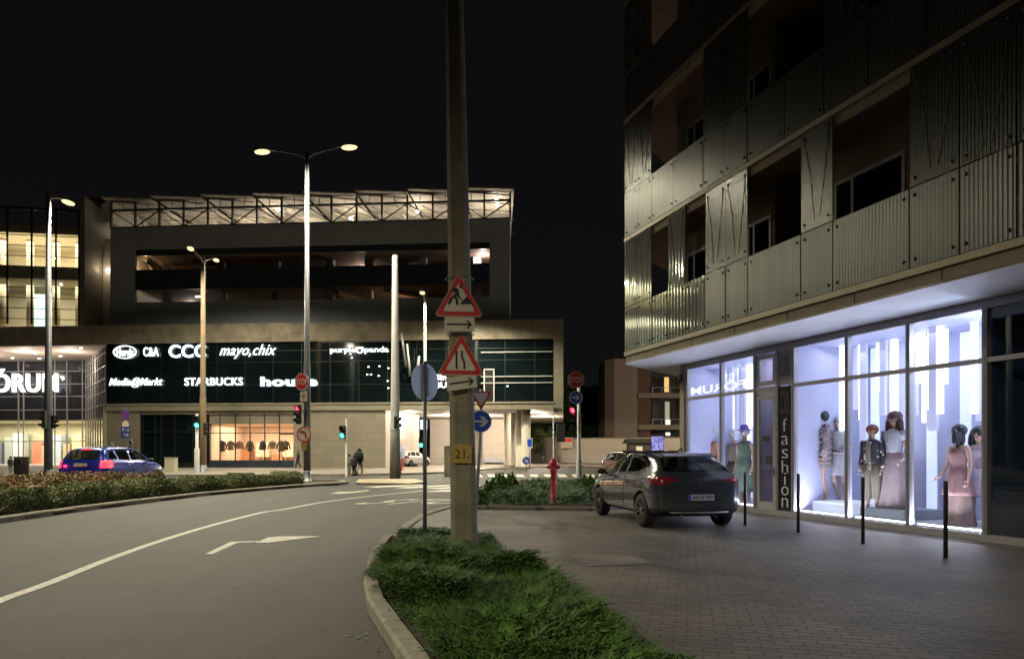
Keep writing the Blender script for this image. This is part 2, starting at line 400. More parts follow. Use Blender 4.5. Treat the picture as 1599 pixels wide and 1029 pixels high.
up = Vector((.52,.854,0))*2.45; ux = Vector((1,0.01,0))
vs, fs = text_mesh('STOP', w=3.55, h=1.0, bold=.012, space=1.12)
cx = o0+ux*1.95
mb.add([tuple(cx + ux*v[0] + up*(v[2]+.5) + Vector((0,0,.006))) for v in vs], fs)
struct('road_marking', mb, PAINT)
mb = MB()   # zebra crossing over the street
for q in [[(566,760.2),(655,756.4),(664,757.4),(590,761)],[(614,761.6),(704,756.8),(716,757.8),(640,762.3)],[(664,762.8),(745,757.6),(756,758.7),(690,763.6)],[(655,767.6),(700,764.6),(738,764.2),(700,767.8)],[(795,764.6),(842,758.8),(862,759.6),(812,765.4)]]: mark(q)
struct('road_marking', mb, PAINT)
mb = MB()   # zebra crossing over the side road
for i in range(13):
    x = 742+i*22; dy = .0; mark([(x,744.6+dy),(x+13,744.8+dy),(x+9,740.6+dy),(x-3,740.5+dy)])
struct('road_marking', mb, PAINT)
mb = MB(); mb.poly([tuple(G(x,y,.02)[:2])+(.026,) for x,y in [(890,869.5),(985,866),(1020,880),(915,884.5)]])
struct('concrete_patch', mb, CONC)
# fallen leaves and grit along the kerb
mb = MB()
for i in range(70):
    k = random.random(); j = random.randint(0, len(bed1_out)-3); p = bed1_out[j].lerp(bed1_out[j+1], k) + Vector((-abs(random.gauss(.02,.14)), random.gauss(0,.05), 0))
    a = random.uniform(0, 6.3); s = random.uniform(.008,.022)
    mb.poly([(p.x+s*math.cos(a+t), p.y+s*1.3*math.sin(a+t), .008+random.random()*.006) for t in (0,1.7,3.2,4.6)])
struct('fallen_leaves', mb, pmat('dry_leaf', (.08,.058,.03), var=.5, vs=20), kind='stuff')
mb = MB()
for i in range(260):
    y = random.uniform(4.5,28); x = -9.95+random.gauss(.1,.12) if random.random() < .5 else random.uniform(-9.5,4)
    s = random.uniform(.006,.02); a = random.uniform(0,6.3)
    mb.poly([(x+s*math.cos(a+t), y+s*math.sin(a+t), .007) for t in (0,1.7,3.2,4.6)])
struct('litter_specks', mb, pmat('speck', (.14,.12,.09), var=.5, vs=20), kind='stuff')

# ================================================================== vegetation
def tri_mesh(name, V, Fc, mats, parent=None, midx=None):
    me = bpy.data.meshes.new(name); V = np.asarray(V, float).reshape(-1,3); Fc = np.asarray(Fc, int)
    me.vertices.add(len(V)); me.vertices.foreach_set('co', V.ravel())
    k = Fc.shape[1]; me.loops.add(Fc.size); me.loops.foreach_set('vertex_index', Fc.ravel())
    me.polygons.add(len(Fc)); me.polygons.foreach_set('loop_start', np.arange(len(Fc))*k)
    if midx is not None: me.polygons.foreach_set('material_index', midx)
    me.update(calc_edges=True); me.validate()
    return link(name, me, mats, parent)
def inpoly(P, poly):
    x, y = P[:,0], P[:,1]; c = np.zeros(len(P), bool); n = len(poly)
    for i in range(n):
        x1,y1 = poly[i]; x2,y2 = poly[(i+1)%n]
        k = ((y1>y)!=(y2>y)) & (x < (x2-x1)*(y-y1)/((y2-y1) if y2!=y1 else 1e-9)+x1); c ^= k
    return c
def scatter(poly, n, dens=None):
    P = np.array(poly); lo, hi = P.min(0), P.max(0); o = []
    while sum(map(len, o)) < n:
        q = lo + rng.random((n*3,2))*(hi-lo); q = q[inpoly(q, poly)]
        if dens is not None: q = q[rng.random(len(q)) < dens(q)]
        o.append(q)
    return np.concatenate(o)[:n]
def hfield(P, s=1.3, seed=0):
    x, y = P[:,0]*s+seed, P[:,1]*s+seed*1.7
    return .5+.25*(np.sin(x*2.1+1.3*np.sin(y*1.7))+np.sin(y*2.6+1.1*np.sin(x*2.3+2)))
def juniper(name, poly, n, h0, h1, ln, needle, mat, dens=None, z0=.05, seed=0, tilt=(.08,.60)):
    P = scatter(poly, n, dens); hf = hfield(P, 1.5, seed)
    hf = np.clip(hf*1.25-.12,0,1); base = np.c_[P, z0 + h0*rng.random(n) + (h1-h0)*hf*rng.random(n)**.6]
    # fronds splay away from a few bush centres
    cen = scatter(poly, 24); d = ((P[:,None]-cen[None])**2).sum(2).argmin(1); az = np.arctan2(*(P-cen[d]).T[::-1]) + rng.normal(0,.7,n)
    el = rng.uniform(tilt[0], tilt[1], n); L = ln*rng.uniform(.6,1.25,n)
    D = np.c_[np.cos(az)*np.cos(el), np.sin(az)*np.cos(el), np.sin(el)]
    side = np.c_[-np.sin(az), np.cos(az), np.zeros(n)]; upv = np.cross(D, side)
    V, k = [], 7
    # central stem as a slim triangle
    V.append(np.stack([base-side*needle*.10, base+side*needle*.10, base+D*L[:,None]], 1))
    for i in range(k):
        t = (.18+.78*i/k); q = base + D*(L*t)[:,None] - np.array([0,0,1.])*(L*.22*t*t)[:,None]
        for sg in (-1,1):
            ll = needle*(1.15-.75*t)*rng.uniform(.7,1.3,n)
            dd = D*.75 + side*sg*.8 + upv*rng.normal(0,.35,n)[:,None]; dd /= np.linalg.norm(dd,axis=1)[:,None]
            wv = np.cross(dd, upv + rng.normal(0,.4,(n,3))); wv /= np.linalg.norm(wv,axis=1)[:,None]+1e-9
            V.append(np.stack([q-wv*(ll*.13)[:,None], q+wv*(ll*.13)[:,None], q+dd*ll[:,None]], 1))
    V = np.stack(V, 1).reshape(-1,3); Fc = np.arange(len(V)).reshape(-1,3)
    return tri_mesh(name, V, Fc, mat)
JUN = pmat('juniper_needles', (.026,.080,.008), rough=.75, var=.5, vs=2.2, var2=(.058,.128,.016))
JUNB = pmat('juniper_blue_needles', (.040,.12,.040), rough=.65, var=.5, vs=2.5, var2=(.08,.17,.06))
b1n = [p for p in bed1 if p[1] < 9.6] + [(-1.7,9.4)]
def rest(P): return np.clip(1.6-(P[:,1]-3)/9, .35, 1)
core = [(-.75,3.9),(-1.05,5.6),(-1.40,7.2),(-1.52,8.6),(-1.40,10.2),(-.4,10.2),(.3,8.9),(1.0,7.1),(1.5,5.6),(1.9,3.9)]
j = juniper('juniper_carpet', [(-.22,3.6),(-.34,4.6),(-.62,5.6),(-1.12,6.6),(-1.40,7.5),(-1.48,8.4),(-1.52,9.7),(-.9,10.0),(-.22,9.5),(.24,8.1),(.44,6.6),(.70,5.0),(.88,3.6)], 10500, .0, .20, .29, .078, JUN, rest)
j['kind'] = 'stuff'
j = juniper('juniper_carpet', [(-1.52,9.6),(-1.70,11.0),(-1.90,12.1),(-1.2,12.3),(-.5,11.6),(-.2,10.3),(-.6,9.7)], 3600, .0, .11, .20, .055, JUNB, seed=3)
j['kind'] = 'stuff'
b2 = GP([(762,792),(935,794),(975,789),(975,764),(900,757),(850,758),(800,768)])
j = juniper('juniper_carpet', b2, 4200, .02, .34, .34, .10, JUNB, seed=5); j['kind'] = 'stuff'

def leaves(P, s, nrm=None, flat_=.0):
    """ pointed leaves (two triangles each) at P """
    n = len(P); a = rng.normal(size=(n,3)); a /= np.linalg.norm(a,axis=1)[:,None]
    b = np.cross(a, rng.normal(size=(n,3))); b /= np.linalg.norm(b,axis=1)[:,None]
    sc = (s*rng.uniform(.6,1.3,n))[:,None]
    return np.stack([P-a*sc, P+b*sc*.5, P+a*sc, P-b*sc*.5], 1).reshape(-1,3)
def leafobj(name, P, s, mats, parent=None, midx=None):
    V = leaves(P, s); return tri_mesh(name, V, np.arange(len(V)).reshape(-1,4), mats, parent, midx)
HGR = pmat('hedge_leaf', (.105,.130,.040), rough=.6, var=.4, vs=1.6, var2=(.18,.20,.075))
HRD = pmat('barberry_leaf', (.15,.055,.032), rough=.6, var=.5, vs=2.5, var2=(.20,.10,.05))
HYL = pmat('spirea_leaf', (.17,.12,.035), rough=.6, var=.5, vs=2.5, var2=(.15,.16,.04))
BARK = pmat('twig_bark', (.06,.045,.03), rough=.9, var=.3, vs=20)
def hedge(name, label, path, off0, depth, h, n, s, mats, twigs=240, frac=None):
    """ clipped hedge along a kerb: leaf shell with gaps round a tangle of twigs """
    P = np.array(path); seg = np.diff(P,axis=0); L = np.linalg.norm(seg,axis=1); cum = np.r_[0,np.cumsum(L)]
    t = rng.random(n)**1.0*cum[-1]; i = np.clip(np.searchsorted(cum,t)-1,0,len(L)-1); f = (t-cum[i])/L[i]
    q = P[i]+seg[i]*f[:,None]; nn = np.c_[-seg[i][:,1],seg[i][:,0]]/L[i][:,None]
    w = rng.random(n); hh = h*(.9+.16*np.sin(t*2.3)+.08*np.sin(t*7.1))
    face = rng.random(n)
    dv = np.where(face<.5, rng.exponential(.07,n), rng.random(n)*depth)   # front face or body
    z = np.where(face<.5, rng.random(n)*hh, hh-rng.exponential(.06,n))
    dv += .10*np.sin(t*3.1)*(z/hh) + .12*(1-np.clip((hh-z)/.2,0,1))
    X = q+nn*(off0+dv)[:,None]; Pz = np.c_[X, z+.07+.02]
    mid = None
    if frac: mid = (rng.random(n) < frac).astype(int)
    root = thing(name, label, 'hedge', (P[0][0]+nn[0][0]*off0, P[0][1]+nn[0][1]*off0, .07))
    o = leafobj('foliage', Pz-np.array(root.location), s, mats, root, mid)
    mb = MB()
    for k in range(twigs):
        tt = random.random()*cum[-1]; i = int(np.clip(np.searchsorted(cum,tt)-1,0,len(L)-1)); f = (tt-cum[i])/L[i]
        a = P[i]+seg[i]*f; nn = np.array([-seg[i][1],seg[i][0]])/L[i]; a = a+nn*(off0+random.uniform(.12,depth))
        b = Vector((a[0]+random.gauss(0,.12), a[1]+random.gauss(0,.12), .05+h*random.uniform(.7,1.0)))
        mb.tube([(a[0],a[1],.05), b], [.012,.005], n=4, cap=False)
    part('twigs', mb, BARK, root, world=True)['kind'] = 'stuff'
    # dense inner growth
    inner = MB(); k = len(path)
    for i in range(k-1):
        a = Vector((*path[i],0)); b = Vector((*path[i+1],0)); d = (b-a).normalized(); nv = Vector((-d.y,d.x,0))
        inner.prism([a+nv*(off0+.16)+Vector((0,0,.06)), a+nv*(off0+depth-.1)+Vector((0,0,.06)), a+nv*(off0+depth-.1)+Vector((0,0,h*.78)), a+nv*(off0+.2)+Vector((0,0,h*.78))], b-a)
    part('inner_growth', inner, mats[0] if isinstance(mats,(list,tuple)) else mats, root, world=True)
    return root
hp = [p for p in hl[1:-1]]
hedge('clipped_hedge', 'low clipped green hedge running along the stone kerb left of the road', hp, .38, 1.15, .50, 42000, .035, [HGR, pmat('hedge_leaf_pale', (.12,.20,.06), var=.3, vs=6)], frac=.18)
back = [(-12.1,13.2),(-12.1,16),(-12.0,19.5),(-12.2,23),(-12.3,25.5)]
hedge('barberry_hedge', 'reddish brown leafy shrub bed behind the green hedge', back, .1, 4.5, .62, 22000, .045, [HRD, HYL], frac=.58)

def bush(name, label, c, r, h, n, s, mat, cat='shrub', lobes=6, group=None):
    root = thing(name, label, cat, c, group=group); P = []
    for k in range(lobes):
        a = random.uniform(0,6.3); rr = r*random.uniform(.2,.75); cx, cy = rr*math.cos(a), rr*math.sin(a); hh = h*random.uniform(.65,1.05)
        m = n//lobes; t = rng.random(m)**.8; ra = r*.42*np.sin(np.clip(t*1.0+.12,0,1)*math.pi)**.7*np.sqrt(.4+.6*rng.random(m)); an = rng.random(m)*6.283
        P.append(np.c_[cx+ra*np.cos(an), cy+ra*np.sin(an), t*hh])
    leafobj('foliage', np.concatenate(P), s, mat, root)
    mb = MB()
    for k in range(7): a = random.uniform(0,6.3); mb.tube([(0,0,-.02),(r*.5*math.cos(a), r*.5*math.sin(a), h*.7)], [.014,.006], n=5)
    part('stem', mb, BARK, root); return root
THU = pmat('conifer_leaf', (.075,.20,.025), rough=.55, var=.4, vs=5, var2=(.13,.28,.05))
where = ['nearest the yield sign post', 'just behind the nearest one', 'tallest in the middle of the left group', 'third in the row toward the hydrant', 'closest to the hydrant']
for (px, py, r, h), wd in zip([(755,789,.26,.40),(762,777,.30,.55),(777,770,.36,.66),(789,766,.32,.62),(799,763,.30,.60)], where):
    bush('dwarf_conifer', 'bright green bushy dwarf conifer, '+wd, tuple(G(px,py,.06)), r, h, 1900, .045, THU, group='dwarf conifers in the planted island')
for (px, py, r, h), wd in zip([(921,767,.34,.60),(936,771,.34,.62),(950,768,.3,.55)], ['left of the parked hatchback nose, right of the stop sign','at the front wheel of the grey hatchback','partly behind the grey hatchback bonnet']):
    bush('dwarf_conifer', 'bright green bushy dwarf conifer '+wd, tuple(G(px,py,.06)), r, h, 1500, .045, THU, group='dwarf conifers in the planted island')

def tree(label, c, H_, r, n, s, trunk_h, mat, cat='tree', name='tree'):
    root = thing(name, label, cat, c); P = []
    for k in range(26):
        z = random.uniform(trunk_h, H_*.95); t = (z-trunk_h)/(H_-trunk_h); rr = r*math.sin(math.pi*min(1,.25+.72*t))*random.uniform(.3,.95)
        a = random.uniform(0,6.3); m = n//26; q = rng.normal(size=(m,3)); q /= np.linalg.norm(q,axis=1)[:,None]; q *= (rng.random(m)**.4)[:,None]*r*.33*np.array([1,1,.8])
        P.append(q+np.array([rr*math.cos(a), rr*math.sin(a), z]))
    leafobj('crown', np.concatenate(P), s, mat, root)
    mb = MB(); mb.tube([(0,0,-.1),(.1,.05,trunk_h),(0,.1,H_*.8)], [r*.07,r*.05,r*.015], n=8)
    for k in range(9):
        a = random.uniform(0,6.3); z = trunk_h*random.uniform(.7,1.6); mb.tube([(.05,.05,z),(r*.6*math.cos(a), r*.6*math.sin(a), min(H_*.9,z+r*.7))], [r*.03,r*.008], n=5)
    part('trunk', mb, BARK, root); return root
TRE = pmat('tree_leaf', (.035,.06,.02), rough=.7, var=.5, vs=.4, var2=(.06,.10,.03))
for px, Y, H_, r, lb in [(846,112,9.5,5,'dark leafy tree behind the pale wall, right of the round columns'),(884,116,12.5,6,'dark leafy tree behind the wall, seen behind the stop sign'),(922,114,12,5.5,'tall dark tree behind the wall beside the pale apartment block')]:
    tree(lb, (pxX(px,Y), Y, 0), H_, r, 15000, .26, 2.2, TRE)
bush('shrub', 'yellow green shrub leaning over the pale wall near the round columns', (pxX(856,93.5), 93.5, 1.5), 2.0, 4.0, 2600, .2, pmat('yellow_green_shrub_leaf', (.11,.15,.03), var=.4, vs=1), lobes=5)  # yellow green leaves, paler than those of the trees
# ================================================================== human figures (mannequins and passers-by)
JD = dict(pelvis=(0,0,.95), spine=(0,.01,1.10), chest=(0,.0,1.30), neck=(0,.015,1.47), head1=(0,.0,1.55), head2=(0,-.008,1.63), head3=(0,.005,1.705), nose=(0,-.095,1.60))
for s_, k_ in ((-1,'R'),(1,'L')):
    JD.update({'hip'+k_:(s_*.085,0,.90), 'knee'+k_:(s_*.09,-.012,.50), 'ankle'+k_:(s_*.09,.02,.09), 'toe'+k_:(s_*.105,-.13,.025),
               'sho'+k_:(s_*.165,.01,1.41), 'elb'+k_:(s_*.215,.03,1.13), 'wri'+k_:(s_*.225,-.03,.89), 'hand'+k_:(s_*.225,-.055,.82)})
JR = dict(pelvis=.125, spine=.105, chest=.125, neck=.048, head1=.066, head2=.086, head3=.062, nose=.012, hip=.082, knee=.052, ankle=.034, toe=.030, sho=.052, elb=.036, wri=.024, hand=.030)
JE = [('pelvis','spine'),('spine','chest'),('chest','neck'),('neck','head1'),('head1','head2'),('head2','head3')]
for k_ in 'RL': JE += [('pelvis','hip'+k_),('hip'+k_,'knee'+k_),('knee'+k_,'ankle'+k_),('ankle'+k_,'toe'+k_),('chest','sho'+k_),('sho'+k_,'elb'+k_),('elb'+k_,'wri'+k_),('wri'+k_,'hand'+k_)]
def skin_body(J, fat=1., slim=1.):
    names = [n for n in J if n != 'nose']; idx = {n:i for i,n in enumerate(names)}
    me = bpy.data.meshes.new('b'); me.from_pydata([J[n] for n in names], [(idx[a],idx[b]) for a,b in JE], [])
    o = bpy.data.objects.new('b', me); COL.objects.link(o)
    md = o.modifiers.new('s','SKIN'); md.use_smooth_shade = True; md.branch_smoothing = .6
    for i, n in enumerate(names):
        r = JR.get(n) or JR[n[:-1]]; r *= fat if n in ('pelvis','spine','chest') else slim
        y = r*(.78 if n in ('pelvis','spine','chest') else 1.0)
        me.skin_vertices[0].data[i].radius = (r, y) if n not in ('toeL','toeR') else (r*1.2, r*.8)
        me.skin_vertices[0].data[i].use_root = (n == 'pelvis')
    s = o.modifiers.new('u','SUBSURF'); s.levels = 2; s.render_levels = 2
    bpy.context.view_layer.update()
    m2 = bpy.data.meshes.new_from_object(o.evaluated_get(bpy.context.evaluated_depsgraph_get()))
    mb = MB(); mb.add([v.co[:] for v in m2.vertices], [tuple(p.vertices) for p in m2.polygons], 0, True)
    bpy.data.objects.remove(o); bpy.data.meshes.remove(me); bpy.data.meshes.remove(m2)
    # nose, ears
    h2 = Vector(J['head2']); h1 = Vector(J['head1']); fy = Vector(J.get('nose', (0,-.095,1.6))) 
    f = (fy-h2); f.z = 0; f.normalize(); sd = Vector((-f.y, f.x, 0))
    mb.tube([h2+f*.07+Vector((0,0,.01)), h2+f*.103+Vector((0,0,-.028)), h2+f*.075+Vector((0,0,-.035))], [.008,.014,.010], n=6)
    for s in (-1,1): mb.ball(h2+sd*s*.083+Vector((0,0,-.01)), (.012,.018,.028), n=6)
    for k in 'RL':      # fingers, bent, and a thumb from the side of the palm
        w = Vector(J['wri'+k]); h = Vector(J['hand'+k]); d = (h-w).normalized(); sx = Vector((1,0,0)) - d*d.x
        fr = Vector((0,-1,0)) - d*(-d.y); fr.normalize(); sx = fr.cross(d).normalized(); ins = fr
        s = 1 if k == 'L' else -1
        for q, ln in zip((-1.5,-.5,.5,1.5), (.052,.066,.070,.060)):
            b = h + ins*q*.014*1.0 + d*.012
            mb.tube([b, b+d*ln*.5+sx*(-s)*.003, b+d*ln*.92+sx*(-s)*.018], [.0085,.0078,.006], n=6)
        b = w.lerp(h,.55)+ins*.02
        mb.tube([b, b+ins*.022+d*.022, b+ins*.030+d*.052], [.010,.009,.007], n=6)
    return mb
def face_marks(J):
    """ eyes, brows and mouth lying on the face """
    h2 = Vector(J['head2']); f = Vector(J.get('nose', (0,-.095,1.6)))-h2; f.z = 0; f.normalize(); sd = Vector((-f.y, f.x, 0)); mb = MB()
    for s in (-1,1):
        c = h2+f*.080+sd*s*.031+Vector((0,0,.004)); mb.ball(c, (.014,.010,.006), n=8)
        mb.tube([c+sd*s*-.012+Vector((0,0,.018))+f*.002, c+sd*s*.014+Vector((0,0,.017))-f*.004], .003, n=5)
    c = h2+f*.078+Vector((0,0,-.055)); mb.tube([c-sd*.02-f*.004, c+f*.006, c+sd*.02-f*.004], [.003,.0065,.003], n=6, m=1)
    return mb
def garment(mb, rings, n=28, amp=.0, k=9, m=0, seed=0, flare=True, sub=5):
    """ loft through (x,y,z,rx,ry); folds deepen downwards """
    pts = []
    for i in range(len(rings)-1):
        a, b = rings[i], rings[i+1]
        for j in range(sub): t = j/sub; t2 = t*t*(3-2*t)*.4+t*.6; pts.append([a[q]+(b[q]-a[q])*(t if q < 3 else t2) for q in range(5)])
    pts.append(list(rings[-1])); vs = []; N = len(pts)
    for i, (x,y,z,rx,ry) in enumerate(pts):
        w = amp*(i/(N-1)) if flare else amp
        for j in range(n):
            t = 2*math.pi*j/n; f = 1+w*(math.sin(k*t+seed+i*.15)+.5*math.sin((k*1.7)*t+seed*2-i*.2))
            vs.append((x+rx*f*math.cos(t), y+ry*f*math.sin(t), z))
    mb.add(vs, [(i*n+j,(i+1)*n+j,(i+1)*n+(j+1)%n,i*n+(j+1)%n) for i in range(N-1) for j in range(n)] + [tuple(range(n)), tuple((N-1)*n+j for j in range(n))[::-1]], m, True)
    return mb
def sleeve(mb, J, k, r=(.062,.05,.04), to='wri', m=0):
    P = [Vector(J['sho'+k]), Vector(J['elb'+k])]; q = [Vector(J['sho'+k])+Vector((0,0,.02))]
    if to == 'short': q += [P[0].lerp(P[1],.5)]; rr = [r[0], r[1]*1.1]
    else: q += [P[0].lerp(P[1],.5), P[1], P[1].lerp(Vector(J[to+k]),.5), P[1].lerp(Vector(J[to+k]),.97)]; rr = [r[0],(r[0]+r[1])/2,r[1],(r[1]+r[2])/2,r[2]]
    return mb.tube(q, rr, n=12, m=m)
def legs(mb, J, r=(.105,.068,.055), lo=.95, m=0):
    for k in 'RL':
        h, kn, an = Vector(J['hip'+k]), Vector(J['knee'+k]), Vector(J['ankle'+k])
        mb.tube([h+Vector((0,0,.05)), h.lerp(kn,.5), kn, kn.lerp(an,.5), kn.lerp(an,lo)], [r[0],(r[0]+r[1])/2,r[1],(r[1]+r[2])/2,r[2]], n=14, m=m)
    p = Vector(J['pelvis']); mb.ball(p+Vector((0,0,-.02)), (.15,.11,.12), n=14, m=m); return mb
def hair(mb, J, long=0., r=1.0, m=0):
    h2 = Vector(J['head2']); f = Vector(J.get('nose', (0,-.095,1.6)))-h2; f.z = 0; f.normalize()
    c = h2 - f*.022 + Vector((0,0,.03)); mb.ball(c, (.102*r,.102*r,.092*r), n=18, m=m)
    if long:
        b = h2-f*.045; sd = Vector((-f.y,f.x,0))
        for s in (-1,-.5,0,.5,1):
            a = b+sd*s*.075+f*(.035*abs(s)); mb.tube([a+Vector((0,0,.06)), a+sd*s*.03+Vector((0,0,-.06)), a+sd*s*.04+Vector((0,0,-.06-long*.6)), a+sd*s*.02+Vector((0,0,-.08-long))], [.035*r,.045*r,.042*r,.012], n=9, m=m)
    return mb
SKIN = pmat('skin', (.50,.33,.24), rough=.5, var=.06); MSKIN = pmat('mannequin_skin', (.50,.33,.26), rough=.35, var=.04)
MSKP = pmat('pale_mannequin_skin', (.72,.62,.60), rough=.35, var=.04)
DARKHAIR = pmat('dark_hair', (.012,.014,.018), rough=.45, var=.4, vs=30); REDHAIR = pmat('auburn_hair', (.15,.055,.03), rough=.45, var=.5, vs=30)
BRNHAIR = pmat('brown_hair', (.07,.03,.028), rough=.45, var=.5, vs=30); LINE = pmat('face_line', (.04,.02,.02), rough=.5); LIPS = pmat('lips', (.35,.06,.06), rough=.4)
# ================================================================== apartment building with the fashion shop (right)
_v = 9.56
O_ = (pxX(978, _v/(178/F+.3273)), _v/(178/F+.3273))
RB = Frame(O_, math.atan2(-.9504,.3111))
U = RB.u
rb = thing('apartment_building', 'apartment building with perforated metal balcony panels above the lit fashion shop', 'building', (O_[0], O_[1], 0), RB.a)
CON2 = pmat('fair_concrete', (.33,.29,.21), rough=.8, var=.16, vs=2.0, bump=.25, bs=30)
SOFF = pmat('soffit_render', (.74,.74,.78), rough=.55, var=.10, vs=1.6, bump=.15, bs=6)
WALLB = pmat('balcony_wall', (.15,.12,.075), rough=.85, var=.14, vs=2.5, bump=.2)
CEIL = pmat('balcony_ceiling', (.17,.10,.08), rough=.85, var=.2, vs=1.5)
STRIP = pmat('metal_strip', (.34,.31,.22), rough=.45, metal=.3, var=.12, vs=4)
WFR = pmat('window_frame_paint', (.30,.29,.25), rough=.5, var=.08)
SHOPF = pmat('aluminium_frame', (.36,.35,.37), rough=.38, metal=.35, var=.08, vs=8)
DGL = glassmat('dark_glass', (.5,.5,.5), .02, dark=.55)
def panelmat(name, alpha, ribs, rough, bmp=.35, gain=1.):
    m = bpy.data.materials.new(name); m.use_nodes = True; t = m.node_tree; b = t.nodes['Principled BSDF']
    b.inputs['Metallic'].default_value = .6; b.inputs['Roughness'].default_value = rough
    tc = t.nodes.new('ShaderNodeTexCoord'); w = t.nodes.new('ShaderNodeTexWave'); w.wave_type = 'BANDS'; w.bands_direction = 'X'
    w.inputs['Scale'].default_value = ribs; w.inputs['Distortion'].default_value = .12; w.inputs['Detail'].default_value = 1
    t.links.new(tc.outputs['Object'], w.inputs['Vector'])
    n = t.nodes.new('ShaderNodeTexNoise'); n.inputs['Scale'].default_value = 1.1; n.inputs['Detail'].default_value = 5; mp = t.nodes.new('ShaderNodeMapping'); mp.inputs['Scale'].default_value = (3,1,.4)
    t.links.new(tc.outputs['Object'], mp.inputs[0]); t.links.new(mp.outputs[0], n.inputs['Vector'])
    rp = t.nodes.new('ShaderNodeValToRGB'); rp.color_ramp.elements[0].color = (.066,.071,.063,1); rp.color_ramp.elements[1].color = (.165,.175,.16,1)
    ad = t.nodes.new('ShaderNodeMath'); ad.operation = 'MULTIPLY_ADD'; ad.inputs[1].default_value = .45; t.links.new(w.outputs['Fac'], ad.inputs[0]); 
    hf = t.nodes.new('ShaderNodeMath'); hf.operation = 'MULTIPLY'; hf.inputs[1].default_value = .7; t.links.new(n.outputs['Fac'], hf.inputs[0]); t.links.new(hf.outputs[0], ad.inputs[2])
    t.links.new(ad.outputs[0], rp.inputs[0]); t.links.new(rp.outputs[0], b.inputs['Base Color'])
    bp = t.nodes.new('ShaderNodeBump'); bp.inputs['Strength'].default_value = bmp; bp.inputs['Distance'].default_value = .03
    a2 = t.nodes.new('ShaderNodeMath'); a2.operation = 'MULTIPLY_ADD'; a2.inputs[1].default_value = 1.2; t.links.new(n.outputs['Fac'], a2.inputs[0]); t.links.new(w.outputs['Fac'], a2.inputs[2])
    t.links.new(a2.outputs[0], bp.inputs['Height']); t.links.new(bp.outputs[0], b.inputs['Normal'])
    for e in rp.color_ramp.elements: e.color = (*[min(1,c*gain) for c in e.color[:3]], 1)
    tr = t.nodes.new('ShaderNodeBsdfTransparent'); mx = t.nodes.new('ShaderNodeMixShader')
    # punched holes, smaller than a pixel from here: a fixed share of open area
    mx.inputs[0].default_value = alpha; t.links.new(b.outputs[0], mx.inputs[1]); t.links.new(tr.outputs[0], mx.inputs[2])
    t.links.new(mx.outputs[0], t.nodes['Material Output'].inputs[0]); return m
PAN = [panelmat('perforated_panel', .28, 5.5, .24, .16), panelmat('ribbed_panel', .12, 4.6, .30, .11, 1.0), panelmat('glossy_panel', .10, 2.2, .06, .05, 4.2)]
BOLT = pmat('bolt_head', (.10,.09,.07), rough=.4, metal=.6)
uE = 19.0
FL = [4.18, 7.33, 10.60, 13.85]
prow = lambda k: (-2.6*k, 3.42*k)
# slabs
for i, z in enumerate(FL):
    mb = MB(); zb = 3.93 if i == 0 else z-.26
    mb.prism([(0.05,.05,zb),(uE,.05,zb),(uE,9,zb),(prow(2.6)[0],prow(2.6)[1],zb)], (0,0,z-zb))
    part('floor_slab', mb, CEIL if i else CON2, rb)
    mb = MB(); mb.box(-.03,uE,-.05,.045,z-.07,z+.04)
    if i:
        mb2 = MB().box(.02,uE,.0,.045,z-.26,z-.075); part('slab_edge', mb2, CON2, rb)
    part('edge_strip', mb, STRIP, rb, bevel=.006)
mb = MB(); x = .0
for k in range(12): mb.box(max(x,.0)+.006, x+1.63, .0, .045, 3.89, 4.10); x += 1.64
part('fascia', mb, CON2, rb, bevel=.006)
mb = MB(); mb.prism([(-.02,.0,3.885),(uE,.0,3.885),(uE,9,3.885),(prow(2.6)[0],prow(2.6)[1]-.02,3.885)], (0,0,.04)); part('soffit', mb, SOFF, rb)

def wall_holes(mb, u0, u1, z0, z1, v0, v1, holes):
    x = u0
    for a, b, c, d in sorted(holes):
        if a > x: mb.box(x, a, v0, v1, z0, z1)
        if c > z0: mb.box(a, b, v0, v1, z0, c)
        if d < z1: mb.box(a, b, v0, v1, d, z1)
        x = b
    if x < u1: mb.box(x, u1, v0, v1, z0, z1)
def apt_window(a, b, c, d, v, split):
    mb = MB(); t = .07
    mb.box(a,b,v-.03,v+.06,c,c+t); mb.box(a,b,v-.03,v+.06,d-t,d); mb.box(a,a+t,v-.03,v+.06,c+t,d-t); mb.box(b-t,b,v-.03,v+.06,c+t,d-t)
    for s in split: mb.box(a+(b-a)*s-t/2, a+(b-a)*s+t/2, v-.03, v+.06, c+t, d-t)
    mb.box(a+t, b-t, v-.028, v+.058, c+.55, c+.61)
    w = part('window', mb, WFR, rb, bevel=.006)
    p = part('pane', MB().box(a+t*.6,b-t*.6,v+.01,v+.02,c+t*.6,d-t*.6), DGL, w)
    q = MB(); n_ = 14; wd = (b-a)*.34
    for k_ in range(n_): q.cyl((a+t+wd*k_/n_, v+.13, c+.02), (a+t+wd*k_/n_, v+.13, d-.02), .035, n=8)
    part('curtain', q, pmat('window_curtain', (.55,.50,.42), rough=.9, var=.1), w)
    part('room_back', MB().box(a-.1,b+.1,v+1.0,v+1.05,c-.3,d+.3), pmat('dark_room', (.03,.026,.022), rough=.9), w)
blocks = [(1058,1122),(1152,1211),(1296,1424),(1560,1800)]
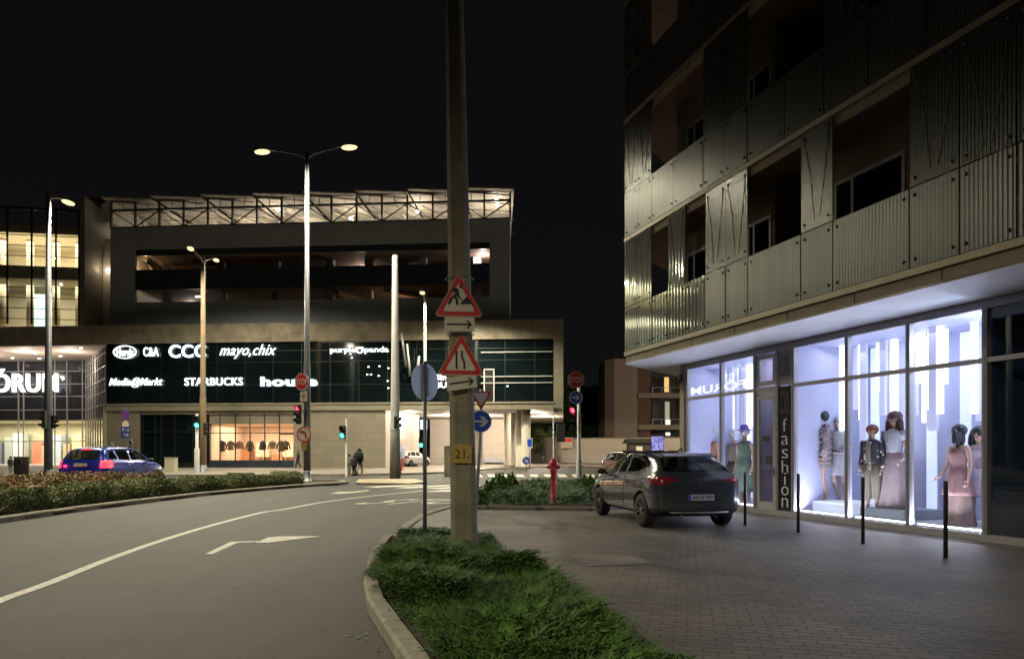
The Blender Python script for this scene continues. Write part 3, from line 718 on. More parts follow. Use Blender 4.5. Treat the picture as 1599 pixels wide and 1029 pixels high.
for i in range(3):
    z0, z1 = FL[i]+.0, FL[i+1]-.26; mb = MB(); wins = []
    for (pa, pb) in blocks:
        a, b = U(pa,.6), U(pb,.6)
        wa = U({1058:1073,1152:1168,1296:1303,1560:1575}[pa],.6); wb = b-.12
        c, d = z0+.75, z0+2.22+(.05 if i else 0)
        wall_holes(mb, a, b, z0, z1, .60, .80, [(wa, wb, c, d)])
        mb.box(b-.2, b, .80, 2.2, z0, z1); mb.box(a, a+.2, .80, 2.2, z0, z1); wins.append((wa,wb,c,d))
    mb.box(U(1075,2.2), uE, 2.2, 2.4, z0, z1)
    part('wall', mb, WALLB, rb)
    for w in wins: apt_window(*w, .62, (.28,))
# perforated panels
rails = [978,998,1020,1046,1073,1104,1136,1171,1254,1304,1424,1502,1592,1720,1960,2400]
rails2 = [978,998,1020,1055,1101,1134,1170,1228,1290,1360,1450,1560,1700,1960,2400]
ups = {0:[(978,998),(998,1020),(1046,1073),(1104,1136),(1136,1171),(1254,1304),(1424,1502),(1502,1592),(1592,1720)],
       1:[(978,998),(998,1020),(1101,1134),(1134,1170),(1290,1360),(1450,1560)], 2:[(978,998),(998,1020),(1090,1134),(1170,1240)]}
def panel(a, b, c, d, mat, wires=False, nm='balcony_panel'):
    mb = MB(); mb.box(a+.012, b-.012, -.045, -.03, c, d)
    for x in (a+.10, b-.10):
        for z in (c+.12, d-.12): mb.lathe([(.026,-.0),(.026,-.014),(.012,-.024)], c=(x,-.045,z), n=8, m=1, axis='y')
    if wires:   # bent bracing rods behind the sheet edge
        for x0, x1 in ((a+.08, a+(b-a)*.45),(b-.08, a+(b-a)*.6)): mb.tube([(x0,-.050,d-.1),((x0+x1)/2+.03,-.050,(c+d)/2+.1),(x1,-.050,c+.15)], .004, n=5, m=2)
    part(nm, mb, [mat, BOLT, STRIP], rb)
for i in range(3):
    rl = rails if i == 0 else rails2; z = FL[i]
    for q, (pa, pb) in enumerate(zip(rl, rl[1:])):
        a, b = U(pa), U(pb)
        if a > uE-.3: break
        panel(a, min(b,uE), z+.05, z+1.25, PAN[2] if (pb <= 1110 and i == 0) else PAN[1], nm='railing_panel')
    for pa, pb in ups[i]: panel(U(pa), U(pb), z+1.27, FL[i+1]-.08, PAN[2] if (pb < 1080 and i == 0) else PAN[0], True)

# ------------------------------------------------------------------ shop front
V0 = 1.635
mull = [1075,1128,1181,1216,1241,1325,1421,1541,1700]
uM = [U(p, V0) for p in mull]
uEnd = U(2000, V0)
zt, zh = 2.92, 3.74
mb = MB()
mb.box(uM[0]-.08, uEnd, V0-.05, V0+.05, .02, .14); mb.box(uM[0]-.08, uEnd, V0-.06, V0+.06, zh, 3.885)
for k, x in enumerate(uM+[uEnd]):
    w = .045; mb.box(x-w, x+w, V0-.055, V0+.055, .14, zh); mb.box(x-.012, x+.012, V0-.062, V0-.055, .14, 3.88)
for a, b in zip(uM+[uEnd], (uM+[uEnd])[1:]):
    k = uM.index(a)
    if k == 3: continue
    mb.box(a+.045, b-.045, V0-.045, V0+.045, zt-.04, zt+.04)
part('shopfront_frame', mb, SHOPF, rb, bevel=.004)
mb = MB(); mb.prism([(uM[0]-.30,V0-.08,.02),(uM[0]-.08,V0-.08,.02),(uM[0]-.08,V0+.2,.02),(uM[0]-.30,V0+.2,.02)], (0,0,3.86)); part('corner_post', mb, CON2, rb)
PGL = glassmat('shop_glass', (.97,.98,1.0), .0, ior=1.48)
for k, (a, b) in enumerate(zip(uM+[uEnd], (uM+[uEnd])[1:])):
    if k in (2,3): continue
    mb = MB(); mb.box(a+.04,b-.04,V0-.006,V0+.006,.14,zt-.04); mb.box(a+.04,b-.04,V0-.006,V0+.006,zt+.04,zh)
    part('shop_window_pane', mb, PGL, rb)
# reflection of the entrance sign, painted as glowing mirrored letters on two panes
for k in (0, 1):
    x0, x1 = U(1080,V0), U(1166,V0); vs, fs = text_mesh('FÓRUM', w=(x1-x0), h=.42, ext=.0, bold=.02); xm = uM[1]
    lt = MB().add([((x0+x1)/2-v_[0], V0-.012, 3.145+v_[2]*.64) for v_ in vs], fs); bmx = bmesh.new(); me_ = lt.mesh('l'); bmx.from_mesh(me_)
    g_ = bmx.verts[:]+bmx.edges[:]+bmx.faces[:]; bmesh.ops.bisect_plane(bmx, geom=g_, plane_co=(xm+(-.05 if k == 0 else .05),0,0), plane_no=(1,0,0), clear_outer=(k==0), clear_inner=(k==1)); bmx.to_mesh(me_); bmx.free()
    link('painted_sign_reflection', me_, emat('reflection_glow_white', (.95,.96,1.0), 1.0), rb)
# door
a, b = uM[2]+.05, uM[3]-.05
df = MB(); df.box(a,a+.11,V0-.03,V0+.03,.14,2.78); df.box(b-.11,b,V0-.03,V0+.03,.14,2.78); df.box(a+.11,b-.11,V0-.03,V0+.03,.14,.30); df.box(a+.11,b-.11,V0-.03,V0+.03,2.66,2.78)
df.box(a+.0,b,V0-.03,V0+.03,2.80,2.87)
SF2 = pmat('door_frame_paint', (.45,.43,.42), rough=.35, metal=.2, var=.05)
dr = part('shop_door', df, SF2, rb, bevel=.005)
part('pane', MB().box(a+.1,b-.1,V0-.005,V0+.005,.29,2.67), PGL, dr)
mb = MB(); mb.tube([(b-.055,V0-.03,1.02),(b-.055,V0-.08,1.02),(b-.20,V0-.08,1.02)], .011, n=8); mb.box(b-.075,b-.035,V0-.04,V0-.03,.90,1.10); part('handle', mb, pmat('handle_metal', (.2,.2,.2), rough=.3, metal=.8), dr, bevel=.002)
mb = MB(); mb.box(a+.20,a+.48,V0-.014,V0-.006,1.70,1.84); mb.box(b-.36,b-.12,V0-.014,V0-.006,1.18,1.38); part('notice', mb, pmat('dark_notice', (.03,.03,.035), rough=.5), dr)
fr = MB(); fr.box(a,a+.12,V0-.03,V0+.03,3.0,3.70); fr.box(b-.12,b,V0-.03,V0+.03,3.0,3.70); fr.box(a+.12,b-.12,V0-.03,V0+.03,3.0,3.10); fr.box(a+.12,b-.12,V0-.03,V0+.03,3.62,3.70)
tw = part('fanlight', fr, SF2, rb, bevel=.005); part('pane', MB().box(a+.11,b-.11,V0-.005,V0+.005,3.09,3.63), PGL, tw)
# sign panels beside the door: COOL / fashion
a, b = uM[3]+.045, uM[4]-.045
blk = pmat('black_sign_face', (.012,.016,.018), rough=.25, var=.2); gry = pmat('grey_sign_face', (.24,.235,.25), rough=.5, var=.06)
wht = pmat('sign_white', (.75,.76,.80), rough=.5, var=.03); gln = pmat('sign_grey_line', (.11,.11,.12), rough=.5)
sg = part('sign_panel', MB().box(a,b,V0-.03,V0+.02,.16,2.93), blk, rb)
lt = MB(); cx = (a+b)/2
for ch, z, hh, ww in zip('fashion', [2.06,1.72,1.42,1.13,.86,.59,.33], [.28,.20,.20,.28,.27,.20,.20], [.17,.25,.22,.22,.05,.25,.22]):
    add_text(lt, ch, Matrix.Translation((cx,V0-.035,z)), w=ww*.92, h=hh, ext=.012, bold=-.014)
part('letter', lt, wht, sg, label='white letters reading fashion from top to bottom')
lt = MB(); add_text(lt, 'COOL', Matrix.Translation((cx,V0-.035,2.55)), w=(b-a)*.8, h=.50, ext=.010, bold=-.01); part('letter', lt, gln, sg, label='tall thin grey letters reading COOL')
sg2 = part('sign_panel', MB().box(a,b,V0-.03,V0+.02,2.96,3.73), gry, rb, label='grey panel above the black one')
lt = MB(); add_text(lt, 'COOL', Matrix.Translation((cx,V0-.035,3.36)), w=(b-a)*.7, h=.42, ext=.010, bold=-.01); part('letter', lt, gln, sg2)
lt = MB(); lt.box(a+.08,b-.08,V0-.036,V0-.03,3.085,3.10); part('underline', lt, gln, sg2)
# interior of the display windows
SHW = pmat('display_white', (.66,.68,.80), rough=.6, var=.04, vs=1.2); SHB = pmat('display_lilac', (.40,.42,.60), rough=.6, var=.08, vs=1.0)
v1 = 3.55; uS = U(1541,V0)+.0
mb = MB(); mb.box(uM[0]-.05,uS,v1,v1+.1,.02,3.88); part('display_back_wall', mb, SHB, rb)
mb = MB(); mb.box(uM[0]-.05,uS-.06,V0+.06,v1,3.80,3.88); part('display_ceiling', mb, SHB, rb)
mb = MB(); mb.box(uM[0]-.05,uS-.06,V0+.06,v1,.02,.16); part('display_floor', mb, pmat('display_floor_white', (.62,.63,.70), rough=.4, var=.05), rb)
mb = MB()
for x in (uM[2], uM[4]): mb.box(x-.03,x+.03,V0+.07,v1,.16,3.80)
mb.box(uS-.06,uS,V0+.06,v1,.02,3.88); mb.box(uM[0]-.1,uM[0]-.05,V0+.06,v1,.02,3.88)
part('display_partition', mb, SHB, rb)
# dark room right of the last display
mb = MB(); mb.box(uS,uEnd+1,5.2,5.3,.02,3.88); mb.box(uS+.001,uS+.05,V0+.07,5.2,.02,3.88); part('back_room_wall', mb, pmat('back_room_blue', (.05,.09,.18), rough=.6, var=.2), rb)
part('back_room_ceiling', MB().box(uS+.05,uEnd+1,V0+.07,5.2,3.78,3.88), pmat('back_room_ceiling_paint', (.10,.16,.30), rough=.5, var=.1), rb)
cl_ = part('ceiling_lamp', MB().lathe([(.09,3.76),(.09,3.779)], c=(U(1582,2.6),2.6,0), n=16), emat('ceiling_lamp_glow', (1,.93,.82), 14), rb)
lamp('POINT', 'back_room_light', RB.w(U(1582,2.6), 2.6, 3.4), 220, (.6,.75,1), .1)
part('back_room_bench', MB().box(U(1560,2.6),uEnd,2.8,3.4,.02,.75), pmat('bench_dark', (.02,.022,.025), rough=.3, var=.3), rb)
part('standing_tube_lamp', MB().cyl((U(1566,3.0),3.0,.75),(U(1566,3.0),3.0,2.0),.035), emat('tube_glow', (.45,.6,1.0), .7), rb)

# hanging light panels
PANW = emat('light_panel_glow', (.88,.92,1.0), 2.7); PAND = emat('light_panel_dim', (.62,.66,.92), .50)
def order(i): return ['first','second','third','fourth','fifth','sixth','seventh','eighth','ninth','tenth'][i]
wins = [(uM[0],uM[1],'in the leftmost shop window'),(uM[1],uM[2],'in the window beside the shop door'),(uM[4],uM[5],'in the window beside the fashion sign'),(uM[5],uM[6],'in the middle display window'),(uM[6],uM[7],'in the rightmost lit window')]
rr = random.Random(4)
for a, b, nm in wins:
    n = 7 if (b-a) < 1.4 else 10
    for i in range(n):
        x = a+.14+(b-a-.28)*(i+.5)/n; v = rr.uniform(2.5,3.3) ; L = rr.choice((rr.uniform(.7,1.4),rr.uniform(1.4,2.0),rr.uniform(1.7,2.7))); w = rr.uniform(.09,.18); top = 3.795
        glow = (i % 2 == 1)
        t = thing('hanging_light_panel', f'{"bright" if glow else "dim"} hanging panel, {order(i)} from left, {nm}', 'light panel', tuple(RB.w(x,v,top)), RB.a, group='panels hanging in the shop windows')
        part('panel', MB().box(-w/2,w/2,-.04,.04,-L,-.0), PANW if glow else PAND, t, bevel=.004)
        if L > 1.2 and not glow and i % 2: part('glow_strip', MB().box(-w/2,w/2,-.052,-.042,-L+.02,-L+.55), PANW, t)
for k in range(len(wins)):
    a, b, nm = wins[k]; c = RB.w((a+b)/2, 2.35, 3.74)
    lamp('AREA', 'display_light', c, 10*(b-a)/1.2, COOL, rot=(R(-18),0,RB.a), sx=(b-a)*.8, sy=1.0)
for k, (a, b, nm) in enumerate(wins):     # backlit columns on the rear wall
    for f in ((.10,.62) if k%2 else (.16,)):
        x = a+(b-a)*f; part('light_column', MB().box(x,x+.22,v1-.06,v1-.004,.17,3.78), emat('column_glow', (.62,.70,1.0), .95), rb, bevel=.01)
for k, (a, b, nm) in enumerate(wins):     # floor strip along the glass, added to light the soffit outside
    part('added_floor_strip', MB().box(a+.08,b-.08,V0+.10,V0+.16,.16,.18), emat('strip_glow', (.84,.88,1.0), 6.0), rb)
    lamp('AREA', 'soffit_fill_light', RB.w((a+b)/2, V0+.17, .20), 36*(b-a)/1.2, (.84,.85,1.0), rot=(R(180+24),0,RB.a), sx=(b-a)*.85, sy=.08)
c = RB.w((uM[2]+uM[4])/2, 2.5, 3.7); lamp('AREA', 'door_light', c, 22, (.9,.88,1), rot=(0,0,RB.a), sx=1, sy=1)
# curtain behind the door
mb = MB(); x = uM[2]+.08
pts = [(x+ (uM[4]-uM[2]-.2)*i/40, 2.5+.04*math.sin(i*1.3)) for i in range(41)]
mb.add([(p[0],p[1],.17) for p in pts]+[(p[0],p[1],3.7) for p in pts], [(i,i+1,42+i,41+i) for i in range(40)], 0, True)
cu = bpy.data.objects; t = tag(part('curtain', mb.xf(Matrix.Translation((O_[0],O_[1],0)) @ Matrix.Rotation(RB.a,4,'Z')), pmat('pink_curtain', (.55,.42,.45), rough=.8, var=.1)), 'pale pink curtain hanging behind the glass shop door', 'curtain')
# podiums
def podium(px0, px1, va, vb, h, label, mat):
    a, b = U(px0,va), U(px1,va); t = tag(part('display_podium', MB().box(a,b,va,vb,.165,h).xf(Matrix.Translation((O_[0],O_[1],0)) @ Matrix.Rotation(RB.a,4,'Z')), mat, bevel=.006), label, 'podium'); return t
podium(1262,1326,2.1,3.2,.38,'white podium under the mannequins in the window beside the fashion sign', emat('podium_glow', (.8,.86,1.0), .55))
podium(1343,1412,2.1,3.1,.34,'grey podium under the two mannequins of the middle display window', pmat('podium_grey', (.32,.36,.40), rough=.5, var=.1))
t = tag(part('handbag', MB().box(-.13,.13,-.05,.05,0,.17).tube([(-.07,0,.17),(-.05,0,.26),(.05,0,.26),(.07,0,.17)], .008, n=6), pmat('bag_cream', (.65,.58,.35), rough=.5), bevel=.01), 'small cream handbag on the podium beside the fashion sign', 'handbag'); t.location = RB.w(U(1268,2.2),2.2,.38); t.rotation_euler = (0,0,RB.a)

# ------------------------------------------------------------------ mannequins
def put(root, px, v, z, face=0): root.location = RB.w(U(px,v), v, z); root.rotation_euler = (0,0,RB.a+face)
def mann(name, label, px, v, py_top, py_bot, J, clothes, skin=MSKIN, face=0, hairm=DARKHAIR, hl_=0., hr=1., cat='mannequin', headless=False, group='mannequins in the shop windows'):
    J = {**JD, **J}; t = thing(name, label, cat, (0,0,0), 0, group)
    Y = RB.Y(px, v); zb = pyZ(py_bot, Y); zt_ = pyZ(py_top, Y); k = (zt_-zb)/1.78
    part('body', skin_body(J, fat=.85, slim=.92), skin, t)
    part('face', face_marks(J), [LINE, LIPS], t)
    if hairm: part('hair', hair(MB(), J, hl_, hr), hairm, t)
    for nm, fn, mt in clothes: mb = MB(); fn(mb, J); part(nm, mb, mt, t)
    put(t, px, v, zb, face); t.scale = (k,k,k); return t
FUR = pmat('fur_cloth', (.27,.23,.24), rough=.95, var=.4, vs=14, bump=1.0, bs=22)
COATL = pmat('pale_coat', (.42,.42,.48), rough=.8, var=.1); JACK = pmat('floral_jacket', (.02,.02,.028), rough=.7, var=.2)
def floral():
    t = JACK.node_tree; b = t.nodes['Principled BSDF']; v = t.nodes.new('ShaderNodeTexVoronoi'); v.inputs['Scale'].default_value = 11
    tc = t.nodes.new('ShaderNodeTexCoord'); t.links.new(tc.outputs['Object'], v.inputs['Vector']); r = t.nodes.new('ShaderNodeValToRGB')
    r.color_ramp.elements[0].position = .22; r.color_ramp.elements[0].color = (.65,.6,.6,1); r.color_ramp.elements[1].position = .30; r.color_ramp.elements[1].color = (.02,.02,.028,1)
    t.links.new(v.outputs['Distance'], r.inputs[0]); t.links.new(r.outputs[0], b.inputs['Base Color'])
floral()
KHA = pmat('khaki_cloth', (.19,.175,.125), rough=.85, var=.1, vs=6); WHT = pmat('white_blouse', (.42,.44,.50), rough=.7, var=.06); SHEER = pmat('sheer_skirt', (.30,.23,.25), rough=.7, var=.2, vs=5)
PINK = pmat('pink_dress', (.30,.17,.165), rough=.7, var=.2, vs=6); TAUPE = pmat('taupe_sheer', (.22,.155,.135), rough=.7, var=.3, vs=5); BLK = pmat('black_cloth', (.015,.015,.02), rough=.8, var=.3)
GRNC = pmat('green_cloth', (.09,.13,.10), rough=.8, var=.4, vs=4); REDC = pmat('rust_cloth', (.28,.14,.10), rough=.8, var=.3, vs=5)
bendL = dict(kneeR=(-.05,-.10,.50), ankleR=(-.04,.12,.10), toeR=(-.04,-.02,.03), ankleL=(.10,.06,.10), toeL=(.10,-.08,.03))
def fur(mb, J):
    garment(mb, [(0,.01,1.47,.09,.08),(0,.01,1.40,.19,.13),(0,.01,1.20,.175,.14),(0,.01,1.0,.185,.15),(0,.01,.80,.20,.165),(0,.01,.68,.20,.16)], amp=.05, k=7, flare=False)
    mb.tube([(.10*math.cos(a), .01+.09*math.sin(a), 1.47) for a in [6.283*q/16 for q in range(17)]], .045, n=6)
    for i in range(7): z = 1.38-.1*i; mb.tube([( .185*math.cos(a), .01+.15*math.sin(a), z+.01*math.sin(3*a)) for a in [6.283*q/16 for q in range(17)]], .030, n=6)
    for k in 'RL': sleeve(mb, J, k, (.085,.075,.065))
mann('mannequin', 'mannequin with short dark hair in a fluffy pale fur coat, next to the fashion sign', 1284, 2.45, 640, 786, {**bendL, 'nose':(-.09,-.03,1.60)}, [('fur_coat', fur, FUR), ('scarf', lambda mb,J: mb.tube([(-.03,-.10,1.46),(-.05,-.15,1.3),(-.06,-.17,1.05)], [.05,.05,.03], n=8), BLK)], face=-.5, hr=1.28, hl_=.05)
def longcoat(mb, J):
    garment(mb, [(0,.01,1.47,.08,.07),(0,.01,1.41,.19,.12),(0,.01,1.15,.155,.12),(0,.01,.95,.175,.14),(.02,.01,.58,.22,.17)], amp=.05, k=5)
    for k in 'RL': sleeve(mb, J, k, (.07,.06,.05))
mann('mannequin', 'mannequin in a long pale lilac coat, half hidden by the window bar', 1311, 2.75, 648, 787, {**bendL,'wriL':(.12,-.16,1.02),'handL':(.05,-.2,1.02)}, [('long_coat', longcoat, COATL), ('belt', lambda mb,J: mb.tube([(.165*math.cos(a), .01+.13*math.sin(a), 1.06) for a in [6.283*q/16 for q in range(17)]], .016, n=6), BLK)], face=.3, hairm=COATL)
def jacket(mb, J):
    garment(mb, [(0,.01,1.47,.08,.07),(0,.01,1.40,.185,.12),(0,.01,1.2,.165,.125),(0,.01,.98,.175,.13)], amp=.02, k=6)
    for k in 'RL': sleeve(mb, J, k, (.07,.055,.05))
mann('mannequin', 'mannequin with auburn bob in a black floral jacket and cropped khaki trousers', 1362, 2.25, 661, 800, {}, [('floral_jacket', jacket, JACK), ('trousers', lambda mb,J: legs(mb,J,(.11,.085,.075),.55), KHA), ('shirt', lambda mb,J: mb.prism([(-.035,-.135,1.42),(.035,-.135,1.42),(.05,-.142,1.0),(-.05,-.142,1.0)], (0,.02,0)), KHA)], face=.25, hairm=REDHAIR, hr=1.18)
def gown(mb, J): garment(mb, [(0,.0,1.08,.125,.10),(0,.0,.92,.18,.14),(.0,.0,.5,.22,.17),(.0,.0,.10,.27,.20)], amp=.11, k=9)
def top(mb, J):
    garment(mb, [(0,.01,1.46,.075,.065),(0,.01,1.40,.18,.115),(0,.0,1.25,.155,.12),(0,.0,1.06,.13,.105)], amp=.02, k=6)
    for k in 'RL': sleeve(mb, J, k, (.075,.065,.05), 'short')
mann('mannequin', 'tall mannequin with long brown hair in a white top and long sheer skirt', 1397, 2.45, 640, 804, {'wriL':(.24,-.12,.95),'handL':(.24,-.17,.90)}, [('blouse', top, WHT), ('skirt', gown, SHEER), ('bracelet', lambda mb,J: mb.tube([(.24+.04*math.cos(a), -.12+.04*math.sin(a), .95) for a in [6.283*q/12 for q in range(13)]], .016, n=6), WHT)], face=.1, hairm=BRNHAIR, hl_=.22, hr=1.22)
def strapless(mb, J): garment(mb, [(0,.0,1.36,.15,.11),(0,.0,1.28,.16,.125),(0,.0,1.10,.125,.10),(0,.0,.93,.185,.145),(0,.0,.62,.26,.20)], amp=.09, k=7)
def flow(mb, J): garment(mb, [(0,.02,.9,.16,.12),(.02,.02,.5,.20,.15),(.04,.02,.08,.24,.17)], amp=.14, k=6)
mann('mannequin', 'mannequin with sleek dark hair in a strapless pink dress, rightmost display window', 1497, 2.3, 660, 833, {'nose':(-.085,-.045,1.60),'wriR':(-.30,-.05,.92),'handR':(-.36,-.08,.88),'elbR':(-.24,.02,1.14)}, [('dress', strapless, PINK), ('sheer_overskirt', flow, TAUPE)], face=-.15, hairm=DARKHAIR, hl_=.16, hr=1.12)
mann('mannequin', 'mannequin in a pale dress standing behind the pink dressed one', 1529, 2.75, 662, 836, {'kneeL':(.14,-.05,.5),'ankleL':(.2,.0,.09)}, [('dress', strapless, pmat('lilac_dress', (.45,.42,.50), rough=.8, var=.15, vs=6)), ('shoulder_wrap', top, SHEER)], face=.3, hairm=DARKHAIR, hl_=.16, hr=1.1)
def dress(mb, J):
    garment(mb, [(0,.01,1.46,.08,.07),(0,.01,1.40,.18,.12),(0,.0,1.1,.14,.11),(0,.0,.9,.19,.15),(0,.0,.4,.27,.22)], amp=.08, k=8)
mann('mannequin', 'mannequin in a rust red dress behind the grey hatchback, leftmost shop window', 1111, 2.5, 664, 794, {}, [('dress', dress, REDC)], hairm=WHT, hr=1.2, face=.1)
mann('mannequin', 'mannequin in a long green dress with a purple hat beside the shop door', 1163, 2.4, 664, 797, {}, [('dress', dress, GRNC), ('hat', lambda mb,J: mb.lathe([(.16,1.68),(.155,1.69),(.09,1.70),(.08,1.78),(.03,1.80)], n=18), pmat('purple_hat', (.13,.07,.42), rough=.7))], hairm=WHT, hr=1.1, face=.2)
mann('mannequin', 'mannequin in a beige floral blouse and dark skirt, between bollard and window bar', 1146, 2.9, 668, 797, {}, [('blouse', top, KHA), ('skirt', gown, BLK)], hairm=WHT, hr=1.15, face=-.2)

# ------------------------------------------------------------------ bollards, spotlight
BOL = pmat('bollard_steel', (.055,.05,.048), rough=.45, metal=.5, var=.2)
for px, py, w in [(1164,820,'nearest the grey hatchback'),(1247,831,'in front of the fashion sign'),(1348,849,'in front of the middle display window'),(1477,871,'in front of the rightmost display window')]:
    p = G(px,py,.02); t = thing('bollard', 'thin dark steel bollard '+w, 'bollard', tuple(p), group='thin bollards along the shop windows')
    part('post', MB().lathe([(.028,-.02),(.028,.98),(.026,1.0),(.0255,1.02)], n=14), BOL, t); part('cap', MB().lathe([(.030,1.02),(.031,1.03),(.026,1.042),(.01,1.046)], n=14), BOL, t)
t = tag(part('security_camera', MB().box(-.04,.04,-.05,.05,-.07,.07).lathe([(.05,-.17),(.055,-.10),(.04,-.07)], n=12), pmat('black_plastic', (.015,.015,.017), rough=.4), bevel=.006), 'small black security camera on the corner post of the shop', 'camera'); t.location = RB.w(uM[0]-.19, V0-.14, 3.55)
# ================================================================== shopping centre
MA = Frame((pxX(168,63), 63), R(-4.2))
MU = MA.u
def MZ(py, px, v=0.): return MA.z(py, px, v)
mall = thing('shopping_centre', 'large stone and glass shopping centre with lit shop signs and rooftop canopy', 'building', (MA.O.x, MA.O.y, 0), MA.a)
STONE = brickmat('facade_stone', (.245,.222,.165), (.225,.205,.152), (.15,.135,.10), 1.25, .62, mw=.012, rough=.75, bump=.15, axes='XZ', var=.2)
STONL = brickmat('pale_facade_stone', (.46,.42,.36), (.44,.40,.345), (.34,.30,.26), 1.25, .62, mw=.012, rough=.7, bump=.2, axes='XZ', var=.15)
CORN = pmat('cornice_concrete', (.24,.21,.155), rough=.85, var=.4, vs=.9, bump=.3, bs=8)
BLKW = pmat('dark_render', (.36,.39,.43), rough=.85, var=.12, vs=.6)
DKPAN = pmat('dark_cladding', (.030,.042,.058), rough=.35, var=.25, vs=1)
GGL = pmat('green_black_glass', (.004,.008,.009), rough=.08, var=.4, vs=.35, spec=.7)
MUL = pmat('dark_mullion', (.025,.028,.028), rough=.4, metal=.5); WMUL = pmat('white_mullion', (.42,.41,.40), rough=.4, var=.06)
STL = pmat('roof_steel', (.05,.047,.042), rough=.5, metal=.4, var=.2); LSTL = pmat('pale_roof_steel', (.34,.31,.25), rough=.5, var=.15)
SHEET = pmat('canopy_sheet', (.50,.46,.40), rough=.7, var=.3, vs=.7)
xL, xR = MU(-260), MU(880)
zg, z1, z2, z3 = 5.10, 5.72, 11.1, 12.72
x865 = MU(865)
mb = MB()   # cornice and stone frame
mb.box(xL, xR, -.35, 6, z2, z3); part('cornice', mb, CORN, mall)
mb = MB(); mb.box(x865, xR, -.30, 9, zg+.1, z2-.002); mb.box(MU(168), x865-.003, -.30, 6, zg, z1); mb.box(MU(168)-.02, x865, -.38,-.30, z1-.12, z1+.04)
part('stone_frame', mb, STONE, mall)
# dark glass band, as panels between slim mullions
mb = MB(); mb.box(MU(168), x865-.003, -.08, .3, z1+.04, z2-.002); part('glass_band', mb, GGL, mall)
mb = MB(); x = MU(168)
while x < x865: mb.box(x-.03, x+.03, -.10, -.082, z1+.04, z2); x += 2.55
for z in (7.35, 9.35, 10.35): mb.box(MU(168), x865-.01, -.105, -.083, z-.025, z+.025)
part('glazing_bars', mb, MUL, mall)
mb = MB()
for py in (550, 588, 598): z = MZ(py, 800); mb.box(MU(752), x865-.1, -.2, -.14, z-.04, z+.04)
z = MZ(546,560); mb.box(MU(498), MU(625), -.16, -.11, MZ(533.5,560)-.05, MZ(533.5,560)+.0)
mb.box(MU(756), MU(758), -.2, -.12, z1, MZ(577,757)); mb.box(MU(771), MU(773), -.2, -.12, z1, MZ(577,772)); mb.box(MU(756), MU(773), -.2, -.12, MZ(577,765)-.05, MZ(577,765)+.06)
part('balcony_rail', mb, WMUL, mall)
part('balcony_door', MB().box(MU(758),MU(771),-.15,-.1,z1+.05,MZ(578,765)), pmat('door_black', (.004,.004,.005), rough=.4), mall)
# ground floor walls
mb = MB(); mb.box(MU(168), MU(218), -.1, .5, .1, zg-.002); mb.box(MU(460), MU(603), -.1, .5, .1, zg-.002); mb.box(MU(218), MU(460), .0, .5, zg-.30, zg-.002)
part('stone_wall', mb, STONE, mall)
mb = MB(); a = MU(603); mb.prism([(a,-.1,.1),(MU(655,8),8,.1),(MU(655,8)-.5,8.3,.1),(a-.01,.5,.1)], (0,0,zg-.102)); part('passage_wall', mb, STONL, mall)
# passage under the building: back walls, columns, soffit, lamps
mb = MB(); mb.box(MU(672,20), MU(716,20), 20, 20.4, .1, zg+.1); mb.box(MU(716,24), MU(757,24), 24, 24.4, .1, zg+.1); mb.box(MU(755,20), MU(800,20), 20, 20.4, .1, zg+.1); mb.box(MU(716,20), MU(716,20)+.3, 20.4, 24, .1, zg+.1)
part('passage_back_wall', mb, STONL, mall)
mb = MB(); mb.box(MU(655,8)-12, MU(672,20), 30, 30.3, .1, zg); part('garage_back_wall', mb, pmat('garage_grey', (.10,.11,.12), rough=.8), mall)
part('passage_soffit', MB().box(MU(603), xR, .0, 31, zg+.102, zg+.3), pmat('pale_soffit', (.50,.44,.38), rough=.7, var=.08), mall)
for px, v, r in [(794,6.5,.42),(805,4.5,.42),(813,2.0,.40),(822,.9,.40)]:
    part('column', MB().lathe([(r*1.15,.1),(r*1.15,.25),(r,.28),(r,zg+.1)], c=(MU(px,v),v,0), n=20), pmat('column_concrete', (.45,.41,.34), rough=.7, var=.12, vs=1.5), mall)
mb = MB(); mb.box(MU(757,19.9), MU(787,19.9), 19.6, 19.95, .3, .75); part('vent_grille', mb, BLKW, mall)
DL = emat('downlight_glow', (1,.90,.72), 30)
for px, v in [(625,9),(690,10),(742,8),(765,12),(838,1.2),(848,4),(858,2),(780,3)]:
    part('downlight', MB().lathe([(.13,zg+.07),(.13,zg+.098)], c=(MU(px,v),v,0), n=12), DL, mall)
for px, v, e in [(640,3,900),(700,11,2300),(755,12,2300),(835,5,1300),(850,14,1500)]:
    lamp('POINT', 'passage_light', MA.w(MU(px,v), v, zg-.25), e*.9, (1,.84,.66), .15)
mb = MB(); mb.box(MU(657,14), MU(667,14), 14, 14.15, 3.9, 4.9); part('blue_light_box', mb, emat('blue_box_glow', (.45,.6,1), 2.2), mall)
# dark shop, left
mb = MB(); mb.box(MU(218), MU(325), .25, .35, .5, zg-.3); part('dark_shop_glass', mb, GGL, mall)
mb = MB()
for px in (218,241,250,272,300,322): mb.box(MU(px)-.05, MU(px)+.05, .15, .25, .1, zg-.3)
mb.box(MU(218), MU(325), .15, .25, 3.2, 3.32); mb.box(MU(218), MU(325), .1, .4, .1, .5); part('shop_frame', mb, MUL, mall)
